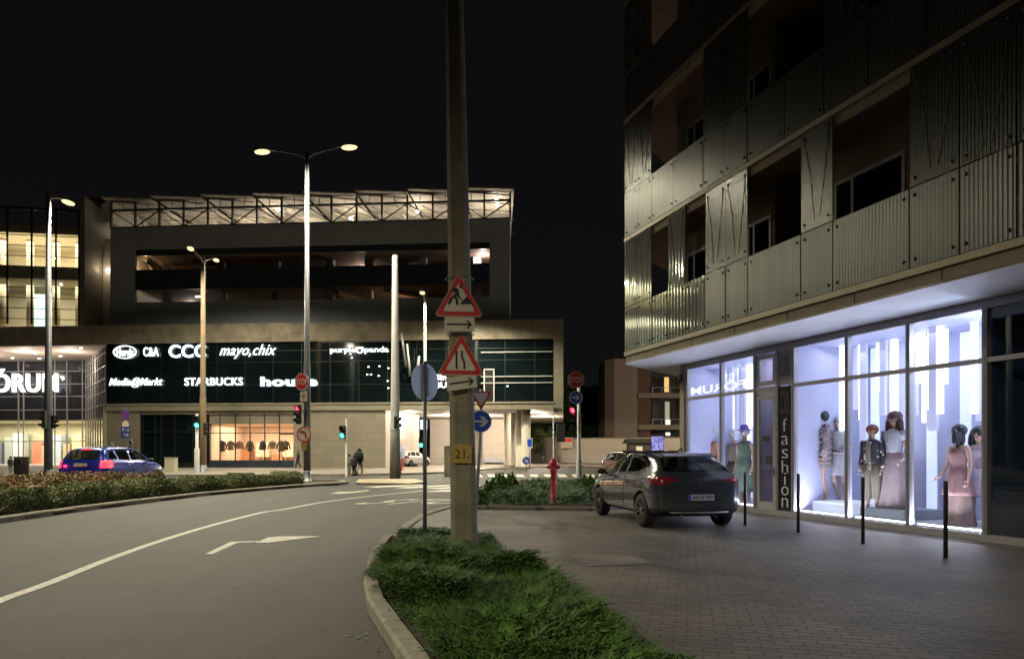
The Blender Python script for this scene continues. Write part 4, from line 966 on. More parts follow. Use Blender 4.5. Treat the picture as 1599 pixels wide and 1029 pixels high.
# lit clothes shop
a, b = MU(326), MU(459)
CR = pmat('shop_cream', (.62,.50,.40), rough=.7, var=.1, vs=.8)
mb = MB(); mb.box(a,b,7,7.2,.5,4.0); mb.box(a-.2,a,.5,7,.5,4.0); mb.box(b,b+.2,.5,7,.5,4.0); mb.box(a,b,.5,7,3.98,4.2); mb.box(a,b,.4,7,.45,.55); part('shop_interior', mb, CR, mall)
mb = MB(); mb.box(a,b,.12,.2,zg-1.15,zg-.3); part('shop_transom_panel', mb, STONE, mall)
mb = MB(); mb.box(a,b,.1,.35,.1,.75); part('shop_plinth', mb, DKPAN, mall)
mb = MB()
for px in (326,343,367,390,413,436,459): mb.box(MU(px)-.035, MU(px)+.035, .08, .2, .75, zg-.3)
mb.box(a,b,.08,.2,3.12,3.19); mb.box(MU(437),MU(458),.07,.2,3.0,3.1); part('shop_frame', mb, MUL, mall)
part('shop_window_pane', MB().box(a,b,.14,.16,.76,zg-1.15), PGL, mall)
lamp('AREA', 'shop_light', MA.w((a+b)/2, 3.2, 3.9), 800, (1,.74,.48), rot=(0,0,MA.a), sx=b-a-.6, sy=4)
SHOPB = [pmat('shop_shelf_white', (.75,.62,.50), rough=.6), pmat('shop_panel_orange', (.45,.20,.10), rough=.6), pmat('shop_panel_brown', (.20,.11,.07), rough=.6)]
for i, (p0, p1, c_, d_, k) in enumerate([(352,372,1.0,2.3,2),(376,392,.6,1.6,1),(400,420,1.0,2.4,0),(424,440,.6,1.2,1),(330,348,.6,2.6,0),(442,458,1.0,2.2,0)]):
    part('wall_shelf', MB().box(MU(p0,6.2),MU(p1,6.2),6.2,6.9,c_,d_), SHOPB[k], mall)

# upper block with the parking decks
v2 = 2.0
X = lambda p, v=v2: MU(p, v)
zt2 = MZ(349, 480, v2); a, b = X(210), X(765); zo0, zo1 = MZ(468,480,v2), MZ(383,480,v2)
mb = MB(); mb.box(X(173), a, v2, v2+.4, z3, zt2); mb.box(b, X(797), v2, v2+.4, z3, zt2); mb.box(a, b, v2, v2+.4, z3, zo0); mb.box(a, b, v2, v2+.4, zo1, zt2)
mb.box(X(173), X(173)+.4, v2+.4, 30, z3, zt2); mb.prism([(X(797)-.02,v2+.4,z3),(MU(794,30),30,z3),(MU(794,30)-.4,30,z3),(X(797)-.42,v2+.4,z3)], (0,0,zt2-z3)); mb.box(X(173)+.4, MU(794,30)-.4, 29.6, 30, z3, zt2); mb.prism([(X(173)+.4,v2+.4,zt2-.9),(X(797)-.43,v2+.4,zt2-.9),(MU(793,29),29.5,zt2-.9),(X(173)+.4,29.5,zt2-.9)], (0,0,.4))
part('block_wall', mb, BLKW, mall)
zp0, zp1 = MZ(447,480,v2), MZ(415.5,480,v2)
mb = MB(); mb.box(a, b, v2+.25, v2+.4, zp0, zp1); mb.box(a,b,v2+.25,v2+.4,MZ(393,480,v2),zo1)
k = 0
x = a
while x < b-.5: mb.box(x, x+.05, v2+.2, v2+.25, zp0, zp1); x += 1.3
part('deck_parapet', mb, DKPAN, mall)
mb = MB(); BR = pmat('deck_concrete', (.16,.12,.085), rough=.8, var=.3, vs=.5)
mb.box(a-.5, b+.5, v2+.4, 17.2, zp1-1.55, zp1-1.25); mb.box(a-.5,b+.5,v2+.4,17.2,MZ(391,480,v2)-.05,MZ(391,480,v2)+.3); mb.box(a-.5,b+.5,17,17.3,zo0,zo1)
for p0, p1, s in [(230,250,0),(300,480,0),(520,570,1),(590,700,0),(600,740,1)]:
    z = zp1-1.55 if s else MZ(391,480,v2)-.05
    mb.prism([(MU(p0,4),4,z),(MU(p1,9),9,z),(MU(p1,9),9,z-.9),(MU(p0,4),4,z-.35)], (0,.5,0))
part('parking_deck', mb, BR, mall)
mb = MB()
for px in (260,345,430,515,575,660,745): mb.box(MU(px,5)-.35, MU(px,5)+.35, 5, 5.7, zo0-.5, zo1)
part('deck_columns', mb, BLKW, mall)['kind'] = 'stuff'
for px, v, z, e, c_ in [(228,5,18.9,110,(1,.6,.25)),(566,8,19.1,150,(1,.75,.6)),(755,4.5,19.2,300,(1,.80,.70)),(640,7,16.4,220,(1,.62,.36)),(300,9,16.2,80,(1,.9,.8)),(380,8,19.0,70,(1,.8,.6)),(470,9,19.2,60,(1,.8,.6))]:
    lamp('POINT', 'deck_light', MA.w(MU(px,v), v, z), e, c_, .1)
for px, py, v in [(566,406,8),(558,408,8),(311,463,4),(592,446,5)]:
    part('deck_lamp', MB().box(MU(px,v)-.35, MU(px,v)+.35, v, v+.12, MZ(py,px,v)-.06, MZ(py,px,v)+.06), emat('deck_lamp_glow', (1,.84,.70), 7), mall)
# low parapet, small roof upstand in front
# roof canopy: trusses and tilted sheets
mb = MB(); zb, zm, zt = zt2+.0, MZ(320,480,v2), MZ(306,480,v2)
xa, xb = X(173), X(797)
for z, h in ((zm,.16),(zb+.08,.12),(zt,.10)): mb.box(xa, xb, v2+.1, v2+.3, z-h/2, z+h/2)
x = xa; i = 0; step = (xb-xa)/16
while x <= xb+.01:
    mb.box(x-.07, x+.07, v2+.05, v2+.25, zb, zt); x += step; i += 1
for v in (v2+.2, v2+5, v2+9):
    for i in range(16):
        x0 = xa+i*step; hi, lo = zm-.05, zb+.1
        mb.bar((x0,v,lo if i%2 else hi), (x0+step,v,hi if i%2 else lo), .09)
part('roof_truss', mb, STL, mall)
mb = MB()
for i in range(33): x0 = xa+i*step/2; mb.box(x0-.03,x0+.03,v2+.12,v2+.2,zm,zt)
for i in range(0,14):
    x0 = xa+(i+.5)*step; mb.bar((x0,v2+3.0,zm), (x0+1.6*random.choice((-1,1)),v2+6.5,zb), .11); mb.bar((x0,v2+1.0,zm),(x0+2.4,v2+7,zm+.2),.1)
part('roof_bracing', mb, LSTL, mall)['kind'] = 'stuff'
n = 8; w = (xb-xa+1.0)/n
for i in range(n):
    x0 = xa-.6+i*w; tl = .75
    vs = [(x0,v2-.5,zt+.16),(x0+w*.995,v2-.5,zt-.12),(min(x0+w*.995,MU(798,v2+13)),v2+13,zt-.5),(x0,v2+13,zt-.1)]
    mb = MB().prism(vs, (0,0,.10)); 
    for q in range(6): v = v2+.3+q*2.2; mb.bar((x0,v,zt+.08-.04*q),(min(x0+w*.97,MU(797,v)),v,zt-.34-.04*q),.11)
    part('canopy_sheet', mb, SHEET, mall)
mb = MB(); mb.prism([(xa-.15,v2+.2,zb+.6),(xa-.85,v2+.2,zt-1.9),(xa-1.0,v2+.2,zt-.2),(xa-.15,v2+.2,zt+.2)], (0,6,0)); part('canopy_end', mb, SHEET, mall)
for px, v, e in [(200,6,60),(270,7,110),(330,6,110),(435,5,260),(548,5,240),(600,7,200),(652,5,300),(720,7,180),(775,5,260),(390,8,160),(490,8,150)]:
    lamp('POINT', 'canopy_light', MA.w(MU(px,v), v, zb+.75), e*.95, (1,.84,.62), .1)
for px, py, v in [(434,329,5),(548,341,4),(652,331,4),(776,311,3),(777,320,3)]:
    part('canopy_lamp', MB().ball((MU(px,v),v,MZ(py,px,v)), (.16,.12,.12), n=10), emat('canopy_lamp_glow', (1,.93,.80), 18), mall)

# dark link block and lit side wall left of the upper block
mb = MB(); mb.box(MU(127,6), MU(164,6), 6, 7, z3, MZ(309,150,6)); part('link_block', mb, pmat('brown_render', (.065,.050,.036), rough=.85, var=.3, vs=.6), mall)
mb = MB(); mb.prism([(MU(161,3.2),3.2,z3),(MU(173,3.2)-.02,3.2,z3),(MU(173,3.2)-.02,3.2,zt2-.6),(MU(165,3.2),3.2,zt2-.6),(MU(161,3.2),3.2,zt2-3)], (0,2.5,0)); part('side_wall', mb, STONL, mall)
mb = MB(); mb.prism([(MU(130,5.8),5.8,14.0),(MU(160,5.8),5.8,17.3),(MU(160,5.8),5.8,16.0),(MU(130,5.8),5.8,12.8)], (0,.19,0)); part('ramp_band', mb, pmat('ramp_orange', (.26,.15,.07), rough=.8, var=.2, vs=.5), mall)
part('wall_lamp', MB().ball((MU(168,3),3.0,MZ(422,168,3)), .13, n=10), emat('canopy_lamp_glow', (1,.93,.80), 18), mall)
lamp('POINT', 'wall_light', MA.w(MU(166,2.5), 2.4, MZ(421,168,2.5)), 45, (1,.75,.45), .1)

# glazed hall, upper left
LF = Frame((pxX(-90,61), 61), R(9)); lu = LF.u
c0, c1 = lu(-90), lu(127)
LM = LF.w
def lpart(name, mb, m, **k): return part(name, mb.xf(Matrix.Translation(LF.O) @ Matrix.Rotation(LF.a,4,'Z')), m, mall, world=True, **k)
ztop = LF.z(330,127); 
CRM = pmat('hall_cream', (.60,.52,.38), rough=.7, var=.12, vs=.5); GRB = pmat('hall_slab_grey', (.42,.37,.27), rough=.7, var=.15)
mb = MB(); mb.box(c0,c1,6.5,6.8,z3,ztop-1); mb.box(c1-.1,c1,0.3,6.5,z3,ztop); mb.box(c0,c1,.4,6.5,20.85,21.1); lpart('hall_interior', mb, CRM)
mb = MB(); mb.box(c0,c1-.1,.35,6.5,16.8,17.95); mb.box(c0,c1-.1,.5,.9,21.1,ztop-1.2); lpart('hall_slab', mb, GRB)
mb = MB(); mb.box(c1-.05,c1+.35,-.1,7,z3,ztop+1.4); lpart('hall_end_pier', mb, pmat('pier_grey', (.16,.15,.12), rough=.7, var=.1))
mb = MB()
for px in (12,50,88,-30,124): x = lu(px); mb.box(x-.07,x+.07,-.05,.06,z3,ztop)
for z in np.arange(13.2, ztop, .92): mb.box(c0,c1,-.03,.03,z-.03,z+.03)
mb.box(c0,c1,-.08,.1,ztop-.1,ztop+.12); lpart('curtain_wall_bars', mb, MUL)
lpart('curtain_wall_glass', MB().box(c0,c1,.10,.12,z3,ztop), glassmat('hall_glass', (.93,.95,.90), .01))
mb = MB()
for px in (3,45,86,120): x = lu(px,2.5); mb.lathe([(.30,12.75),(.30,20.8)] if px != 120 else [(.22,12.75),(.22,20.8)], c=(x,2.8,0), n=14)
lpart('hall_columns', mb, pmat('hall_column', (.75,.66,.48), rough=.6, var=.05))
lpart('lit_banner', MB().box(lu(53,4),lu(70,4),4,4.1,12.75,16.2), emat('banner_glow', (.55,.82,.95), 1.6))
SPT = emat('hall_spot_glow', (1,.95,.8), 40); 
for px, py, v in [(8,366,5),(6,377,4),(3,388,3),(4,399,1),(53,368,5),(51,377,4),(49,386,3),(45,400,1),(97,372,5),(94,381,4),(92,389,3),(85,403,1),(7,437,3),(54,437,3),(97,441,3),(96,444,2)]:
    x = lu(px,v); lpart('hall_spotlight', MB().ball((x,v,LF.z(py,px,v)), .085, n=8), SPT)
for v, z, e in [(3.0,20.7,480),(2.6,16.7,520)]:
    lamp('AREA', 'hall_light', LF.w((c0+c1)/2+1, v, z), e*1.3, (1,.90,.70), rot=(0,0,LF.a), sx=(c1-c0)*.8, sy=3)
lamp('AREA', 'hall_uplight', LF.w((c0+c1)/2+1, 2.8, 18.1), 200, (1,.90,.70), rot=(R(180),0,LF.a), sx=(c1-c0)*.8, sy=3)

# entrance hall under the canopy
ve = 9.5; e0, e1 = MU(-150,ve), MU(135,ve)
part('entrance_soffit', MB().box(xL, MU(168), -.3, ve+.5, z2-.15, z2-.002), pmat('pink_beige_soffit', (.50,.41,.34), rough=.7, var=.1, vs=1), mall)
DGR = pmat('entrance_dark_glass', (.035,.040,.048), rough=.12, var=.3, vs=.5); zc = MZ(656,60,ve)
part('entrance_upper_glass', MB().box(e0,e1,ve,ve+.2,zc,z2-.16), DGR, mall)
mb = MB(); 
for px in (-60,-10,30,38,75,87,106,130): x = MU(px,ve); mb.box(x-.05,x+.05,ve-.1,ve,.1,z2-.16)
for py in (560,580,600,619,640,658,689): z = MZ(py,60,ve); mb.box(e0,e1,ve-.08,ve,z-.04,z+.04)
part('entrance_bars', mb, WMUL, mall)
# side glazing
sA, sB = Vector((MU(135,ve),ve,0)), Vector((MU(165),.1,0)); sd = (sB-sA)
mb = MB()
for i in range(9):
    p = sA+sd*(i/8); mb.box(p.x-.05,p.x+.05,p.y-.05,p.y+.05,.1,z2-.16)
for z in np.arange(1.2, z2, 1.15): mb.bar(sA+Vector((0,0,z)), sB+Vector((0,0,z)), .07)
part('side_glazing_bars', mb, WMUL, mall)
mb = MB(); q = Vector((.12,.0,0)); mb.prism([sA+q+Vector((0,0,4.6)), sB+q+Vector((0,0,4.6)), sB+q+Vector((0,0,z2-.2)), sA+q+Vector((0,0,z2-.2))], (.05,.05,0)); part('side_glass', mb, pmat('side_grey_glass', (.10,.10,.105), rough=.15, var=.2), mall)
part('entrance_pier', MB().box(MU(163.5),MU(168)-.003,-.15,.6,.1,z1-.1), STONL, mall)
HY = pmat('entrance_hall_wall', (.60,.56,.38), rough=.6, var=.15, vs=.4)
mb = MB(); mb.box(e0,MU(165),17,17.3,.1,z2-.5); mb.box(e0,MU(165),ve+.3,17,zc-.02,zc+.3); part('entrance_hall', mb, HY, mall)
part('entrance_floor', MB().box(e0,MU(165),ve,17,.1,.13), pmat('polished_floor', (.5,.47,.40), rough=.2), mall)
for i, (px0, px1, z0_, z1_, c_) in enumerate([(2,14,.1,3.2,(.35,.38,.36)),(15,29,.1,3.6,(.55,.60,.65)),(46,60,.1,2.6,(.55,.18,.12)),(60,74,.1,2.2,(.50,.30,.22)),(78,90,.1,3.4,(.40,.46,.55)),(94,104,.1,2.4,(.45,.33,.2)),(108,122,.1,3.4,(.62,.5,.3)),(-20,-4,.1,2.6,(.2,.22,.3))]):
    part('hall_shop_front', MB().box(MU(px0,15),MU(px1,15),15.5,16.6,z0_,z1_), pmat(f'hall_shop_{i}', c_, rough=.5, var=.15), mall)
lamp('AREA', 'entrance_light', MA.w((e0+e1)/2+4, 13, zc-.3), 2000, (1,.94,.72), rot=(0,0,MA.a), sx=20, sy=5)
for px, v in [(25,2),(55,4),(118,2.5),(127,1.0),(95,6),(20,7),(62,7.5),(-20,3),(-40,6)]:
    part('soffit_downlight', MB().lathe([(.13,z2-.17),(.13,z2-.152)], c=(MU(px,v),v,0), n=12), DL, mall)
for px, v in [(-30,4),(40,3),(110,3)]:  # unseen fill points standing in for light bounced up to the soffit
    lamp('POINT', 'soffit_bounce_fill', MA.w(MU(px,v),v,z2-1.4), 380, (1,.86,.72), .15)

# ------------------------------------------------------------------ lit signs on the glass band
SGW = emat('sign_white_glow', (.90,.95,1.0), 1.7); SGB = emat('sign_blue_glow', (.70,.86,1.0), 1.9)
def sign(label, px, py, v=-.28):
    u = MU(px, v); t = thing('shop_sign', label, 'sign', tuple(MA.w(u, v, MZ(py,px,v))), MA.a, group='lit shop signs on the glass band'); return t, MA.Y(px,v)/F
def word(label, s, px0, px1, py0, py1, mat=SGW, shear=0., bold=.008, space=1.06, ext=.12):
    t, k = sign(label, (px0+px1)/2, (py0+py1)/2)
    mb = MB(); add_text(mb, s, w=(px1-px0)*k, h=(py1-py0)*k, ext=ext, bold=bold, shear=shear, space=space); part('lettering', mb, mat, t)
    mb = MB(); W_ = (px1-px0)*k; mb.box(-W_/2,W_/2,.08,.13,-.04,.04); mb.box(-W_/2+.1,-W_/2+.2,.08,.2,-.04,.04); mb.box(W_/2-.2,W_/2-.1,.08,.2,-.04,.04); part('mounting_rail', mb, MUL, t); return t, k
t, k = word('white oval sign reading Hervis, first in the upper row', 'Hervis', 182, 209, 543.5, 556, bold=.02)
mb = MB(); N_ = 40
for i in range(N_):
    a0, a1 = 6.2832*i/N_, 6.2832*(i+1)/N_
    mb.prism([(19*k*math.cos(a0),-.06,10.5*k*math.sin(a0)),(19*k*math.cos(a1),-.06,10.5*k*math.sin(a1)),(17*k*math.cos(a1),-.06,8.7*k*math.sin(a1)),(17*k*math.cos(a0),-.06,8.7*k*math.sin(a0))], (0,.1,0))
part('oval_ring', mb, SGW, t)
t, k = word('white C&A letters between the oval sign and CCC', 'C&A', 224, 248.5, 542, 556.5, bold=.006)
word('large bluish CCC letters in the upper row', 'CCC', 263, 323, 538, 558.5, SGB, bold=.02)
word('slanted script sign reading mayo chix', 'mayo,chix', 342, 433, 538, 560, shear=.45, bold=-.004)
word('slanted sign reading Media Markt at the left of the lower row', 'Media@Markt', 169, 256, 589.5, 605, shear=.35, bold=.004)
word('white capital letters reading STARBUCKS in the lower row', 'STARBUCKS', 287, 381, 589.5, 602, bold=.012)
word('very bold glowing sign reading house in the lower row', 'house', 406, 497, 588, 603, SGB, bold=.04)
t, k = sign('purple panda sign in rounded white letters above right', 562, 547)
for s, p0, p1 in (('purple',515,556),('panda',570,608)):
    mb = MB(); add_text(mb, s, Matrix.Translation((((p0+p1)/2-562)*k,0,0)), w=(p1-p0)*k, h=11*k, ext=.1, bold=.012); part('lettering', mb, SGW, t)
mb = MB(); 
for i in range(20):
    a0, a1 = 6.2832*i/20, 6.2832*(i+1)/20; mb.prism([(6*k*math.cos(a0),-.05,5*k*math.sin(a0)),(6*k*math.cos(a1),-.05,5*k*math.sin(a1)),(3.2*k*math.cos(a1),-.05,2.5*k*math.sin(a1)),(3.2*k*math.cos(a0),-.05,2.5*k*math.sin(a0))], (0,.1,0))
mb.box(-6*k,6*k,-.05,.05,3*k,5.2*k); part('badge', mb, SGW, t)
t, k = sign('small two line white sign reading Sin and BU partly behind the triangle sign', 689, 595)
for s, z, h_ in (('Sin',6*k,9*k),('BU',-6*k,9.5*k)):
    mb = MB(); add_text(mb, s, Matrix.Translation((0,0,z)), w=18*k, h=h_, ext=.1, bold=.03); part('lettering', mb, SGW, t)
# entrance letters
vF = 8.6; kf = MA.Y(40,vF)/F; tF = thing('shop_sign', 'huge white letters reading FORUM with an accent over the entrance', 'sign', tuple(MA.w(MU(32,vF),vF,MZ(597.5,32,vF))), MA.a)
vs, fs = text_mesh('FÓRUM', w=124*kf, h=37*kf, ext=.3, bold=.012, space=1.08); mb = MB().add([(v[0],v[1],v[2]+3.5*kf) for v in vs], fs); part('lettering', mb, emat('entrance_letter_glow', (1,.99,.97), 1.5), tF)
mb = MB(); 
for x in (-60,-30,-2,28,55): mb.box(x*kf-.03,x*kf+.03,.1,.9,.1,.16); mb.box(x*kf-.03,x*kf+.03,.1,.9,-.6,-.54)
part('bracket', mb, WMUL, tF)
# small lit fittings seen through the glass band
for i, (px, py) in enumerate([(576,573),(593,572),(607,575),(574,585),(580,585),(592,587),(606,595),(607,606),(548,553),(550,559),(793,603)]):
    part('lamp_behind_glass', MB().box(MU(px,-.09)-.08,MU(px,-.09)+.08,-.12,-.083,MZ(py,px)-.05,MZ(py,px)+.05), emat('fitting_glow', (.85,.95,1), 2.2), mall)
for i, (p0, q0, p1, q1, wd) in enumerate([(627,520,635,572,'longest'),(636,537,641,586,'middle'),(655,556,651,588,'shortest')]):
    A = at(p0,q0,59.5); B = at(p1,q1,60.3); t = thing('banner_pole', f'{wd} of the three slanting pale poles on the front of the glass band', 'pole', tuple(B), group='slanting poles on the glass band')
    part('pole', MB().cyl(Vector((0,0,0)), A-B, .11, .09, 10), WMUL, t); part('wall_bracket', MB().box(-.15,.15,-.1,.9,-.1,.12), MUL, t)
# ================================================================== street lamps, signs, signals
GALV = pmat('galvanised_steel', (.19,.20,.225), rough=.45, metal=.55, var=.14, vs=5); PAINTP = pmat('grey_pole_paint', (.36,.36,.33), rough=.5, var=.14, vs=3)
RUST = pmat('rusty_pole', (.20,.185,.14), rough=.8, var=.35, vs=1.2, var2=(.21,.14,.07)); WHP = pmat('white_pole', (.45,.44,.44), rough=.6, var=.12, vs=2, bump=.2)
LENS = emat('street_lamp_glow', (1.0,.80,.36), 1.7); HEAD = pmat('lamp_head_grey', (.10,.10,.10), rough=.5)
def street_lamp(label, px, Y, top_py, heads, r0, r1, mat, power, sp=152):
    x = pxX(px, Y); zt = pyZ(top_py, Y); t = thing('street_lamp', label, 'street lamp', (x, Y, 0))
    part('pole', MB().tube([(0,0,0),(0,0,zt*.35),(0,0,zt*.36),(0,0,zt)], [r0,r0*.93,r0*.8,r1], n=16), mat, t)
    mb = MB(); mb.lathe([(r0*1.9,.0),(r0*1.9,.05),(r0*1.2,.06),(r0*1.15,.5),(r0,.55)], n=16); part('base', mb, GALV, t)
    for hx, hy, dy in heads:
        hz = pyZ(hy, Y+dy); X_ = pxX(hx, Y+dy)-x; d = Vector((X_,dy,0)).normalized()
        A = Vector((0,0,zt-.35)); B = Vector((X_,dy,hz+.06)); e = B-d*.35
        arm = part('arm', MB().tube([A, A.lerp(e,.15)+Vector((0,0,.12)), A.lerp(e,.5)+Vector((0,0,.1)), e], [r1*.8,r1*.6,r1*.55,r1*.5], n=8), mat, t)
        q = Matrix.Translation(B) @ d.to_track_quat('X','Z').to_matrix().to_4x4()
        hd = part('lamp_head', MB().lathe([(.02,-.42),(.10,-.38),(.15,-.1),(.16,.2),(.10,.38),(.02,.42)], n=12, axis='x', sy=.45).xf(q), HEAD, t)
        part('lens', MB().ball((0,0,-.08), (.40,.20,.11), n=12).xf(q), LENS, hd)
        lamp('SPOT', 'street_light', Vector((x,Y,0))+B-Vector((0,0,.22)), power, WARM, .18, rot=(0,0,0), spot=sp)
    return t
street_lamp('tall double armed street lamp in the middle, right end of the hedge', 480, 34.0, 237, [(410,237,.3),(546,230,-.3)], .17, .085, GALV, 9000)
street_lamp('rust stained double street lamp behind the hedge, between the two green signals', 317.5, 50, 403, [(298,388,-3.5),(338,406,3.0)], .24, .13, RUST, 6500, 172)
street_lamp('single armed street lamp at the far left carrying two dark signals', 76, 36, 303, [(107,316,1.2)], .20, .10, GALV, 8000, 170)
street_lamp('slim pale street lamp behind the round sign, lit close to the building', 664, 55, 466, [(660,457,-1.2)], .15, .085, PAINTP, 3500)
street_lamp('street lamp hidden behind the near concrete pole, lighting the right end of the cornice', 720, 55.5, 440, [(722,452,-.8)], .12, .08, WHP, 14000)
# two more lamps of the same row stand outside the picture and light the near street
street_lamp('street lamp of the same row beside the near left kerb', -150, 19.0, 60, [(-85,48,-.6)], .15, .08, GALV, 6500, 158)
L5 = thing('street_lamp', 'street lamp behind the camera on the left verge', 'street lamp', (-9.5,-9,0)); part('pole', MB().tube([(0,0,0),(0,0,11)], [.12,.07], n=14), GALV, L5); part('lamp_head', MB().box(-.1,.9,-.15,.15,10.95,11.08), HEAD, L5, bevel=.02); part('lens', MB().box(.3,.85,-.12,.12,10.92,10.95), LENS, L5)
lamp('SPOT', 'street_light', (-8.9,-9,10.8), 10500, WARM, .18, rot=(0,0,0), spot=161)
# white concrete mast
t = thing('mast', 'tall tapering white concrete mast behind the round sign post, in front of the stone wall', 'mast', tuple(G(617.5,748)))
part('shaft', MB().lathe([(.30,0),(.25,3),(.20,7.5),(.155,12.0),(.15,12.03)], n=20), WHP, t); part('band', MB().lathe([(.262,2.6),(.262,2.68)], n=20), GALV, t)

# ---- the near concrete pole with its two warning signs
POLE = pmat('weathered_concrete', (.24,.215,.15), rough=.9, var=.3, vs=2.2, bump=.7, bs=28)
pY = 10.2; pb = Vector((pxX(726,pY), pY, 0)); top = 9.8
t = thing('utility_pole', 'tall tapering concrete pole in the juniper bed carrying warning signs', 'pole', tuple(pb))
mb = MB()
def prof(w, d):    # front with a recessed web between two flanges
    c = w*.19; return [(-w/2,-d/2+c),(-w/2+c,-d/2),(-w*.20,-d/2),(-w*.18,-d/2+.006),(w*.18,-d/2+.006),(w*.20,-d/2),(w/2-c,-d/2),(w/2,-d/2+c),(w/2,d/2),(-w/2,d/2)]
vs = []; lv = [0,.9,1.15,3,5,8,top]
for z in lv:
    w = .375-.0155*z; lean = -.019*z; rc = 1 if z > 1.1 else .0
    P = prof(w, w*.9); 
    if not rc: P[3] = (-w*.18,-w*.45); P[4] = (w*.18,-w*.45)
    vs += [(x+lean, y, z) for x, y in P]
k = 10; n = len(lv)
mb.add(vs, [tuple(range(k)), tuple((n-1)*k+j for j in range(k))[::-1]] + [(i*k+j,(i+1)*k+j,(i+1)*k+(j+1)%k,i*k+(j+1)%k) for i in range(n-1) for j in range(k)])
part('shaft', mb, POLE, t)
YEL = pmat('yellow_plate', (.42,.30,.06), rough=.6, var=.15, vs=10)
pl = part('number_plate', MB().box(-.135,.135,-.205,-.195,pyZ(723,10)-.0,pyZ(694,10)).xf(Matrix.Translation((-.02,0,0))), YEL, t, bevel=.002)
mb = MB(); add_text(mb, '21.', Matrix.Translation((-.02,-.209,pyZ(708.5,10))), w=.20, h=.125, ext=.004); part('number', mb, pmat('plate_brown', (.07,.03,.01), rough=.7), pl)
for z in (3.15,3.95,2.35,2.95):
    part('steel_strap', MB().tube([(-.019*z+(.205)*math.cos(a)*1.0, .19*math.sin(a), z) for a in [6.283*i/12 for i in range(13)]], .006, n=5), GALV, t)

RED = pmat('sign_red', (.60,.030,.030), rough=.4, var=.08, vs=6, spec=.6); SWH = pmat('sign_cream', (.68,.65,.52), rough=.5, var=.10, vs=5); SBK = pmat('sign_black', (.012,.012,.012), rough=.5)
SWH2 = pmat('sign_bright_white', (.75,.76,.78), rough=.4, var=.05); BLU = pmat('sign_blue', (.02,.11,.62), rough=.35, var=.08); SBACK = pmat('sign_back', (.60,.66,.86), rough=.45, metal=.0, var=.08)
def rounded(pts, r, n=4):
    o = []; N_ = len(pts); P = [Vector((p[0],p[1])) for p in pts]
    for i in range(N_):
        a, b, c = P[i-1], P[i], P[(i+1)%N_]; d1 = (a-b).normalized(); d2 = (c-b).normalized()
        ang = d1.angle(d2)/2; L = r/math.tan(ang); s, e = b+d1*L, b+d2*L; ct = b+(d1+d2).normalized()*(r/math.sin(ang))
        a0 = math.atan2((s-ct).y,(s-ct).x); a1 = math.atan2((e-ct).y,(e-ct).x); da = (a1-a0+math.pi)%(2*math.pi)-math.pi
        o += [(ct.x+r*math.cos(a0+da*k/n), ct.y+r*math.sin(a0+da*k/n)) for k in range(n+1)]
    return o
def plate(pts, y0, th): return [(p[0], y0, p[1]) for p in pts], (0, th, 0)
def shape(mb, pts, y0, th=.003, m=0): a, e = plate(pts, y0, th); mb.prism(a, e, m); return mb
def circle(r, n=40, cx=0, cy=0): return [(cx+r*math.cos(6.2832*i/n), cy+r*math.sin(6.2832*i/n)) for i in range(n)]
def ring(mb, outer, inner, y0, th=.003):
    n = len(outer); vs = [(p[0],y0,p[1]) for p in outer]+[(p[0],y0,p[1]) for p in inner]+[(p[0],y0+th,p[1]) for p in outer]+[(p[0],y0+th,p[1]) for p in inner]
    fs = []
    for i in range(n):
        j = (i+1)%n; fs += [(i,j,n+j,n+i),(2*n+i,3*n+i,3*n+j,2*n+j),(i,2*n+i,2*n+j,j),(n+i,n+j,3*n+j,3*n+i)]
    return mb.add(vs, fs)
def arrow_right(w, h, th): return [(-w/2,-th/2),(w/2-h*.55,-th/2),(w/2-h*.95,-h/2),(w/2-h*.45,-h/2),(w/2,0),(w/2-h*.45,h/2),(w/2-h*.95,h/2),(w/2-h*.55,th/2),(-w/2,th/2)]
def tri(w, h): return [(-w/2,-h/2),(w/2,-h/2),(0,h/2)]
def add_tri(t, w, h, inv=False):
    s = -1 if inv else 1; T = lambda k, dz=0: [(x*k, s*(y*k)+dz) for x, y in tri(w,h)]
    P = rounded(T(1.0), .04) if not inv else rounded(T(1.0)[::-1], .04)
    part('plate', shape(MB(), P, 0, .012), SWH, t)
    c = -s*h*.167*0
    o = rounded(T(.965, -s*.0)[::(-1 if inv else 1)], .034); i_ = rounded(T(.66, -s*h*.055)[::(-1 if inv else 1)], .022)
    part('red_border', ring(MB(), o, i_, -.003, .003), RED, t)
def mat_of(p, yaw=0): return p
sY = 9.93
def warn(label, cx, cy, w, h, roll=0):
    p = at(cx, cy, sY); t = thing('warning_sign', label, 'road sign', tuple(p), R(4)); t.rotation_euler = (0, R(roll), R(4)); return t
k = sY/F
t = warn('triangular roadworks sign with digging man, upper sign on the concrete pole', 717, 460, 0,0, 0)
add_tri(t, 77*k, 69*k)
f = k*633/160*0+k
mb = MB(); c = lambda x, y: ((x-300)/3.956*k, (265-y)/3.956*k)    # zoomed crop pixels of the sign to metres
yy = -.0045
def blob(pts, rad):   # thick polyline on the plate
    pts = [c(*p) for p in pts]
    for a, b in zip(pts, pts[1:]):
        d = Vector((b[0]-a[0], b[1]-a[1])).normalized(); n = Vector((-d.y, d.x))*rad*k/3.956
        shape(mb, [(a[0]+n.x,a[1]+n.y),(a[0]-n.x,a[1]-n.y),(b[0]-n.x,b[1]-n.y),(b[0]+n.x,b[1]+n.y)], yy, .003)
    for p in pts: shape(mb, circle(rad*k/3.956, 12, *p), yy-.0004, .003)
shape(mb, circle(10.5*k/3.956, 16, *c(312,215)), yy, .003)
